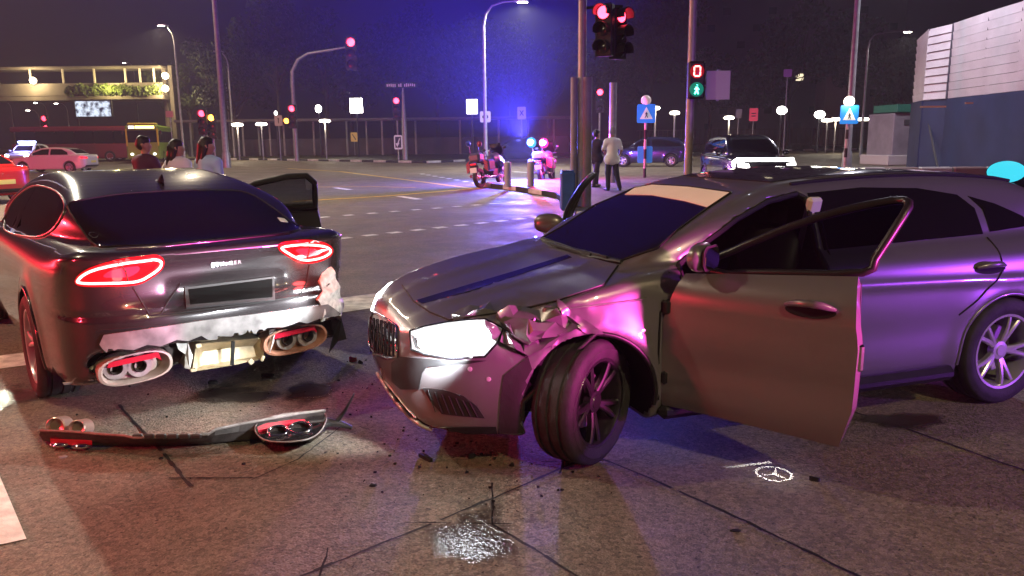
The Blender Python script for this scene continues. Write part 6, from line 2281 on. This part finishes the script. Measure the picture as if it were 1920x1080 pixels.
# police van lights at the far left
pv, pc = bg_car('police van with dazzling headlights behind the cream car', (px_x(52, 270, 60), 60, 0), R(190), mat('van_white', (.6, .6, .65), .3, coat=1), 'suv', head=30)
obj('light_bar', MB().box((0, .1, 1.80), (1.2, .28, .16), bev=.04), glow('van_blue', (.25, .30, 1.0), 12), pv)
lamp('van_beacon', 'POINT', (.2, 1.2, 2.1), 500, (.3, .3, 1.0), .2, pv)
k_ = 0
for px, py, Y in ((5, 190, 130), (71, 193, 130), (110, 194, 125), (57, 207, 120), (237, 118, 150), (408, 148, 120)):
    x, z = px_x(px, py, Y), zt(px, py, Y)
    lb_ = ('lamp dot at the left edge under the bridge', 'lamp dot over the police van', 'lamp dot beside the advertising screen', 'low lamp dot above the police van', 'star-like lamp above the bridge roof', 'faint lamp left of the tall column')[k_]
    street_lamp(lb_, (x + 1.2, Y, 0), z, 1.2, R(180), 0, lit=(k_ != 5), r=.12, group='far street lamps')
    k_ += 1
for px, py, lab in ((83, 228, 'upper red brake light far down the road'), (86, 243, 'lower red brake light far down the road')):
    x, z = px_x(px, py, 95), zt(px, py, 95)
    t = thing('traffic_signal', lab, 'traffic light', (x, 95, 0), 0, 'far red lights')
    obj('pole', MB().tube([(0, .3, 0), (0, .3, z)], .07, 8), GALV, t)
    signal_head(t, (0, 0, z - .4), 0, [RED, None, None], .28, strength=10)

# ---------------------------------------------------------------- construction hoarding
ho_r = thing('hoarding', 'tall construction hoarding of white ribbed sheets above blue boards', 'hoarding', (0, 0, 0))
path = [at(1712, 280, 44), at(1704, 280, 41), at(1724, 280, 38.5), at(1768, 280, 37), at(1830, 280, 34), at(1890, 280, 31.5), at(1930, 280, 30), at(2040, 280, 27)]
path = [Vector((p_.x, p_.y, 0)) for p_ in path]
zlo, zhi = 3.25, [6.1, 6.3, 6.5, 6.55, 6.6, 6.6, 7.0, 7.2]
WS = mat('hoarding_white', (.60, .58, .62), .45, .1, vary=.10, vscale=1.2)
BLU = mat('hoarding_blue', (.018, .028, .085), .55, vary=.25, vscale=.8)
for i in range(len(path) - 1):
    a, b_ = path[i], path[i + 1]
    n_sheet = 9
    tdir = (b_ - a).normalized()
    nrm = Vector((tdir.y, -tdir.x, 0))
    if nrm.y > 0:
        nrm = -nrm
    for k in range(n_sheet):
        f0_, f1_ = k / n_sheet, (k + .93) / n_sheet
        za0, za1 = zlo + (zhi[i] - zlo) * f0_, zlo + (zhi[i] - zlo) * f1_
        zb0, zb1 = zlo + (zhi[i + 1] - zlo) * f0_, zlo + (zhi[i + 1] - zlo) * f1_
        o_ = nrm * (.05)
        q = [a + Vector((0, 0, za0)) + o_, b_ + Vector((0, 0, zb0)) + o_, b_ + Vector((0, 0, zb1)), a + Vector((0, 0, za1))]
        qb = [p_ - nrm * .04 for p_ in q]
        obj('ribbed_sheet', MB().add(q + qb, [(0, 1, 2, 3), (7, 6, 5, 4), (0, 1, 5, 4), (1, 2, 6, 5), (2, 3, 7, 6), (3, 0, 4, 7)]), WS, ho_r)
    q = [a + Vector((0, 0, 0)), b_ + Vector((0, 0, 0)), b_ + Vector((0, 0, zlo - .02)), a + Vector((0, 0, zlo - .02))]
    qb = [p_ - nrm * .06 for p_ in q]
    obj('blue_board', MB().add(q + qb, [(0, 1, 2, 3), (7, 6, 5, 4), (0, 1, 5, 4), (1, 2, 6, 5), (2, 3, 7, 6), (3, 0, 4, 7)]), BLU, ho_r)
    if i in (1, 3, 5):
        c_ = b_ + nrm * .18
        obj('post', MB().box((c_.x, c_.y, zlo / 2 + .2), (.16, .16, zlo + .4), bev=.02), mat('post_white', (.62, .60, .64), .5), ho_r)
        d2_ = c_ + tdir * 1.9 + nrm * .3
        obj('brace', MB().tube([c_ + Vector((0, 0, 2.6)), d2_ + Vector((0, 0, .1))], .05, 6), DARKST, ho_r)
    obj('cap_joint', MB().tube([b_ + nrm * .06 + Vector((0, 0, zlo)), b_ + nrm * .03 + Vector((0, 0, zhi[i + 1]))], .045, 6), mat('joint_dark', (.06, .06, .08), .6), ho_r)
for px, py, w in ((1738, 201, 1.1), (1832, 194, 1.6)):
    p_ = at(px, py, 35)
    obj('light_strip', MB().box((p_.x, p_.y - .5, p_.z), (w, .05, .07)), mat('strip_orange', (.5, .25, .12), .5), ho_r)
sh = thing('site_cabin', 'grey site cabin with a green and blue fascia beside the hoarding', 'cabin', (px_x(1670, 290, 45), 45, 0), R(8))
obj('cabin_wall', MB().box((0, 0, 1.55), (1.5, 2.4, 2.5), bev=.04), mat('cabin_grey', (.22, .20, .22), .6, vary=.15, vscale=2), sh)
obj('cabin_base', MB().box((-.1, -.1, .28), (2.0, 2.7, .55), bev=.04), mat('cabin_base', (.45, .42, .40), .7), sh)
obj('fascia', MB().box((.1, -.3, 3.05), (1.7, 2.2, .42), bev=.03), mat('fascia_green', (.02, .16, .10), .5), sh)
obj('fascia_panel', MB().box((.45, -1.42, 3.05), (.8, .05, .36)), mat('fascia_blue', (.03, .20, .45), .5), sh)
obj('vent', MB().box((.2, -1.22, 2.3), (.7, .06, .3), bev=.01), mat('vent_dark', (.05, .05, .05), .6), sh)
lb_ = thing('site_barrier', 'low dull barrier line at the foot of the hoarding', 'barrier', (px_x(1850, 300, 30), 30, 0), R(-8))
for k in range(8):
    obj('barrier_block', MB().box((-4.2 + k * 1.2, 0, .21), (1.15, .4, .42), bev=.05), mat('barrier_dull', (.16, .10, .09), .6) if k % 2 else mat('barrier_white', (.30, .28, .28), .6), lb_)

# ---------------------------------------------------------------- trees and blocks behind
LEAF = [mat('leaf_dark', (.035, .05, .02), .6, vary=.4, vscale=.8), mat('leaf_mid', (.05, .07, .025), .6, vary=.4, vscale=.8)]
BARK = mat('bark', (.09, .07, .05), .9, vary=.3, vscale=4)


def tree_proto(seed, H, Wd):
    r = random.Random(seed)
    t = bpy.data.objects.new('tree', None)
    COL.objects.link(t)
    tk = MB().tube([(0, 0, 0), (.1, .05, H * .22), (-.05, .1, H * .45), (.1, 0, H * .62)], [.32, .26, .20, .10], 10)
    crown = MB()
    for k in range(15):
        a = r.uniform(0, 6.3)
        rr = Wd * r.uniform(.15, .85)
        c = (rr * math.cos(a), rr * math.sin(a), H * r.uniform(.48, .95))
        tk.tube([(0, 0, H * r.uniform(.3, .5)), (c[0] * .5, c[1] * .5, H * .5), c], [.10, .06, .02], 6)
        q = leaf_cloud(210, c, (Wd * r.uniform(.25, .42), Wd * r.uniform(.25, .42), H * r.uniform(.07, .13)), .30, seed * 50 + k)
        crown.add(q.v, q.f)
    obj('trunk', tk, BARK, t, smooth=60)
    obj('crown', crown, LEAF[seed % 2], t)
    return t


protos = [tree_proto(1, 15, 6.0), tree_proto(2, 13, 5.5), tree_proto(3, 18, 6.5)]
spots = [(360, 112, 'rain tree behind the walkway, next to the footbridge stair'), (430, 104, 'broad tree behind the tall lamp column'), (505, 110, 'tree behind the disc lamps'), (590, 118, 'tree behind the cantilever mast'),
         (660, 106, 'tree behind the square floodlight'), (735, 114, 'tree behind the street name board'), (815, 108, 'tree behind the walkway between sign and motorcycles'), (880, 116, 'tree behind the lit white panel'),
         (955, 108, 'tree above the dark van-like car'), (1030, 112, 'tree above the flashing motorcycle'), (1150, 124, 'tree behind the plain pale post'), (1240, 118, 'tree behind the blue crossing sign with pale globe'),
         (1330, 126, 'tree behind the countdown pole'), (1420, 122, 'tree behind the red sign'), (1500, 128, 'tree behind the yellowish floodlight'), (1640, 118, 'tree behind the grey site cabin'), (1690, 100, 'tall tree just past the hoarding edge')]
for i, (px, Y, lab) in enumerate(spots):
    o = protos[i % 3] if i < 3 else copy_tree(protos[i % 3])
    o.location = (px_x(px, 260, Y), Y + (i % 4) * 3, 0)
    o.rotation_euler = (0, 0, i * 1.3)
    sc_ = .85 + .12 * (i % 4)
    o.scale = (sc_, sc_, sc_ * 1.15)
    tag(o, lab, 'tree', 'trees beyond the junction')
ab = thing('apartment_building', 'tall dark apartment block with a few lit windows above the trees', 'building', (px_x(1480, 200, 190), 190, 0))
obj('wall', MB().box((0, 0, 24), (46, 12, 48)), mat('block_wall', (.16, .14, .15), .8, vary=.15, vscale=.1), ab)
for i in range(13):
    for j in range(12):
        if (i * 7 + j * 5) % 3:
            continue
        lit = (i, j) in ((1, 9), (3, 9), (4, 6), (7, 9), (9, 9), (10, 6), (6, 3))
        obj('window', MB().box((-20.5 + i * 3.4, -6.02, 4 + j * 3.6), (1.7, .10, 1.5)), glow('window_lit', (1.0, .85, .55), 1.6) if lit else mat('window_dark', (.03, .03, .04), .1), ab)
ab2 = thing('stair_tower', 'pale narrow tower block behind the yellowish floodlight', 'building', (px_x(1560, 210, 130), 130, 0))
obj('wall', MB().box((0, 0, 5.6), (4.2, 4, 11.2), bev=.05), mat('tower_wall', (.30, .27, .22), .8), ab2)
obj('parapet', MB().box((0, 0, 11.3), (4.5, 4.3, .3)), mat('tower_wall', (.30, .27, .22), .8), ab2)

# ================================================================ light thrown by the vehicles, and the haze added to carry their glow
hp_, hn_ = CM.cast_px(868, 640)
tgt = CM.Mi @ (CS.M @ Vector((.75, -1.0, .60)))
lamp('headlight_throw', 'SPOT', tuple(hp_ + hn_ * .10), 300, (.92, .97, 1.0), .05, M_ROOT, spot=110, blend=.7, target=tuple(tgt))
lamp('headlight_throw', 'SPOT', (.60, .98, .66), 110, (.92, .97, 1.0), .05, M_ROOT, spot=100, blend=.7, target=(.60, 3.0, .50))
for q, e in (((225, 505), 9), ((578, 472), 7)):
    p_, n_ = CS.cast_px(*q)
    lamp('tail_glow', 'POINT', tuple(p_ + n_ * .14), e, (1.0, .05, .05), .06, S_ROOT)
# an inferred patrol beacon and added red and magenta lamps, all out of the picture
lamp('red_veil_lamp', 'POINT', (-28.0, 18.0, 3.0), 17000, (1.0, .03, .05), .15)  # added lamp that tints the air and background red
lamp('magenta_wing_spot', 'SPOT', (5.2, 1.0, .62), 8000, (1.0, .07, .50), .15, spot=18, blend=.95, target=(.24, 3.80, 1.0))  # added spot, cone cut to put pink on the front wing alone
lamp('patrol_beacon_blue', 'POINT', (9.0, 2.0, 1.2), 1700, (.42, .07, 1.0), .15)
lamp('red_tint_lamp', 'POINT', (-5.8, 1.8, 1.5), 620, (1.0, .03, .06), .15)  # added lamp that tints the near ground and fastback red

# puddle lamp under the door mirror: throws a ringed three-point star on the road
gt = gp(1452, 889)
gpos = Vector((gt.x + .01, gt.y - .04, .235))
go = lamp('puddle_lamp', 'SPOT', tuple(gpos), 2.0, (.75, .82, 1.0), .0, None, target=tuple(gt), spot=110, blend=.8)
gd = go.data
gd.use_nodes = True
nt = gd.node_tree
em = [n for n in nt.nodes if n.type == 'EMISSION'][0]
tcn = nt.nodes.new('ShaderNodeTexCoord')
sx_ = nt.nodes.new('ShaderNodeSeparateXYZ')
nt.links.new(tcn.outputs['Normal'], sx_.inputs[0])


def mth(op, a, b=None):
    n = nt.nodes.new('ShaderNodeMath')
    n.operation = op
    for i_, q in enumerate((a, b)):
        if q is None:
            continue
        if isinstance(q, (int, float)):
            n.inputs[i_].default_value = q
        else:
            nt.links.new(q, n.inputs[i_])
    return n.outputs[0]


az = mth('ABSOLUTE', sx_.outputs[2])
u_ = mth('DIVIDE', sx_.outputs[0], az)
v_ = mth('DIVIDE', sx_.outputs[1], az)
rr_ = mth('SQRT', mth('ADD', mth('MULTIPLY', u_, u_), mth('MULTIPLY', v_, v_)))
ring_ = mth('LESS_THAN', mth('ABSOLUTE', mth('SUBTRACT', rr_, .34)), .030)
ang_ = mth('ARCTAN2', v_, u_)
spk = mth('LESS_THAN', mth('MULTIPLY', mth('ABSOLUTE', mth('SINE', mth('MULTIPLY', mth('ADD', ang_, 1.2), 1.5))), rr_), mth('MULTIPLY', mth('SUBTRACT', .38, rr_), .17))
spk = mth('MULTIPLY', spk, mth('LESS_THAN', rr_, .34))
bar = mth('MULTIPLY', mth('LESS_THAN', mth('ABSOLUTE', mth('SUBTRACT', v_, .50)), .04), mth('LESS_THAN', mth('ABSOLUTE', mth('SUBTRACT', u_, -.25)), .50))
msk = mth('MAXIMUM', mth('MAXIMUM', ring_, spk), bar)
nt.links.new(mth('ADD', mth('MULTIPLY', msk, 9.0), .35), em.inputs['Strength'])

hz = MB().box((0, 95, 24.5), (480, 260, 51))
haze = obj('haze', hz, mat('glow_haze_air'), kind='stuff')
hm = bpy.data.materials.new('glow_haze')  # thin air volume added so the coloured lamps veil the sky
hm.use_nodes = True
nt = hm.node_tree
nt.nodes.clear()
ou = nt.nodes.new('ShaderNodeOutputMaterial')
pvn = nt.nodes.new('ShaderNodeVolumePrincipled')
pvn.inputs['Color'].default_value = (.85, .85, .9, 1)
pvn.inputs['Density'].default_value = .0010
nt.links.new(pvn.outputs[0], ou.inputs['Volume'])
haze.data.materials.clear()
haze.data.materials.append(hm)
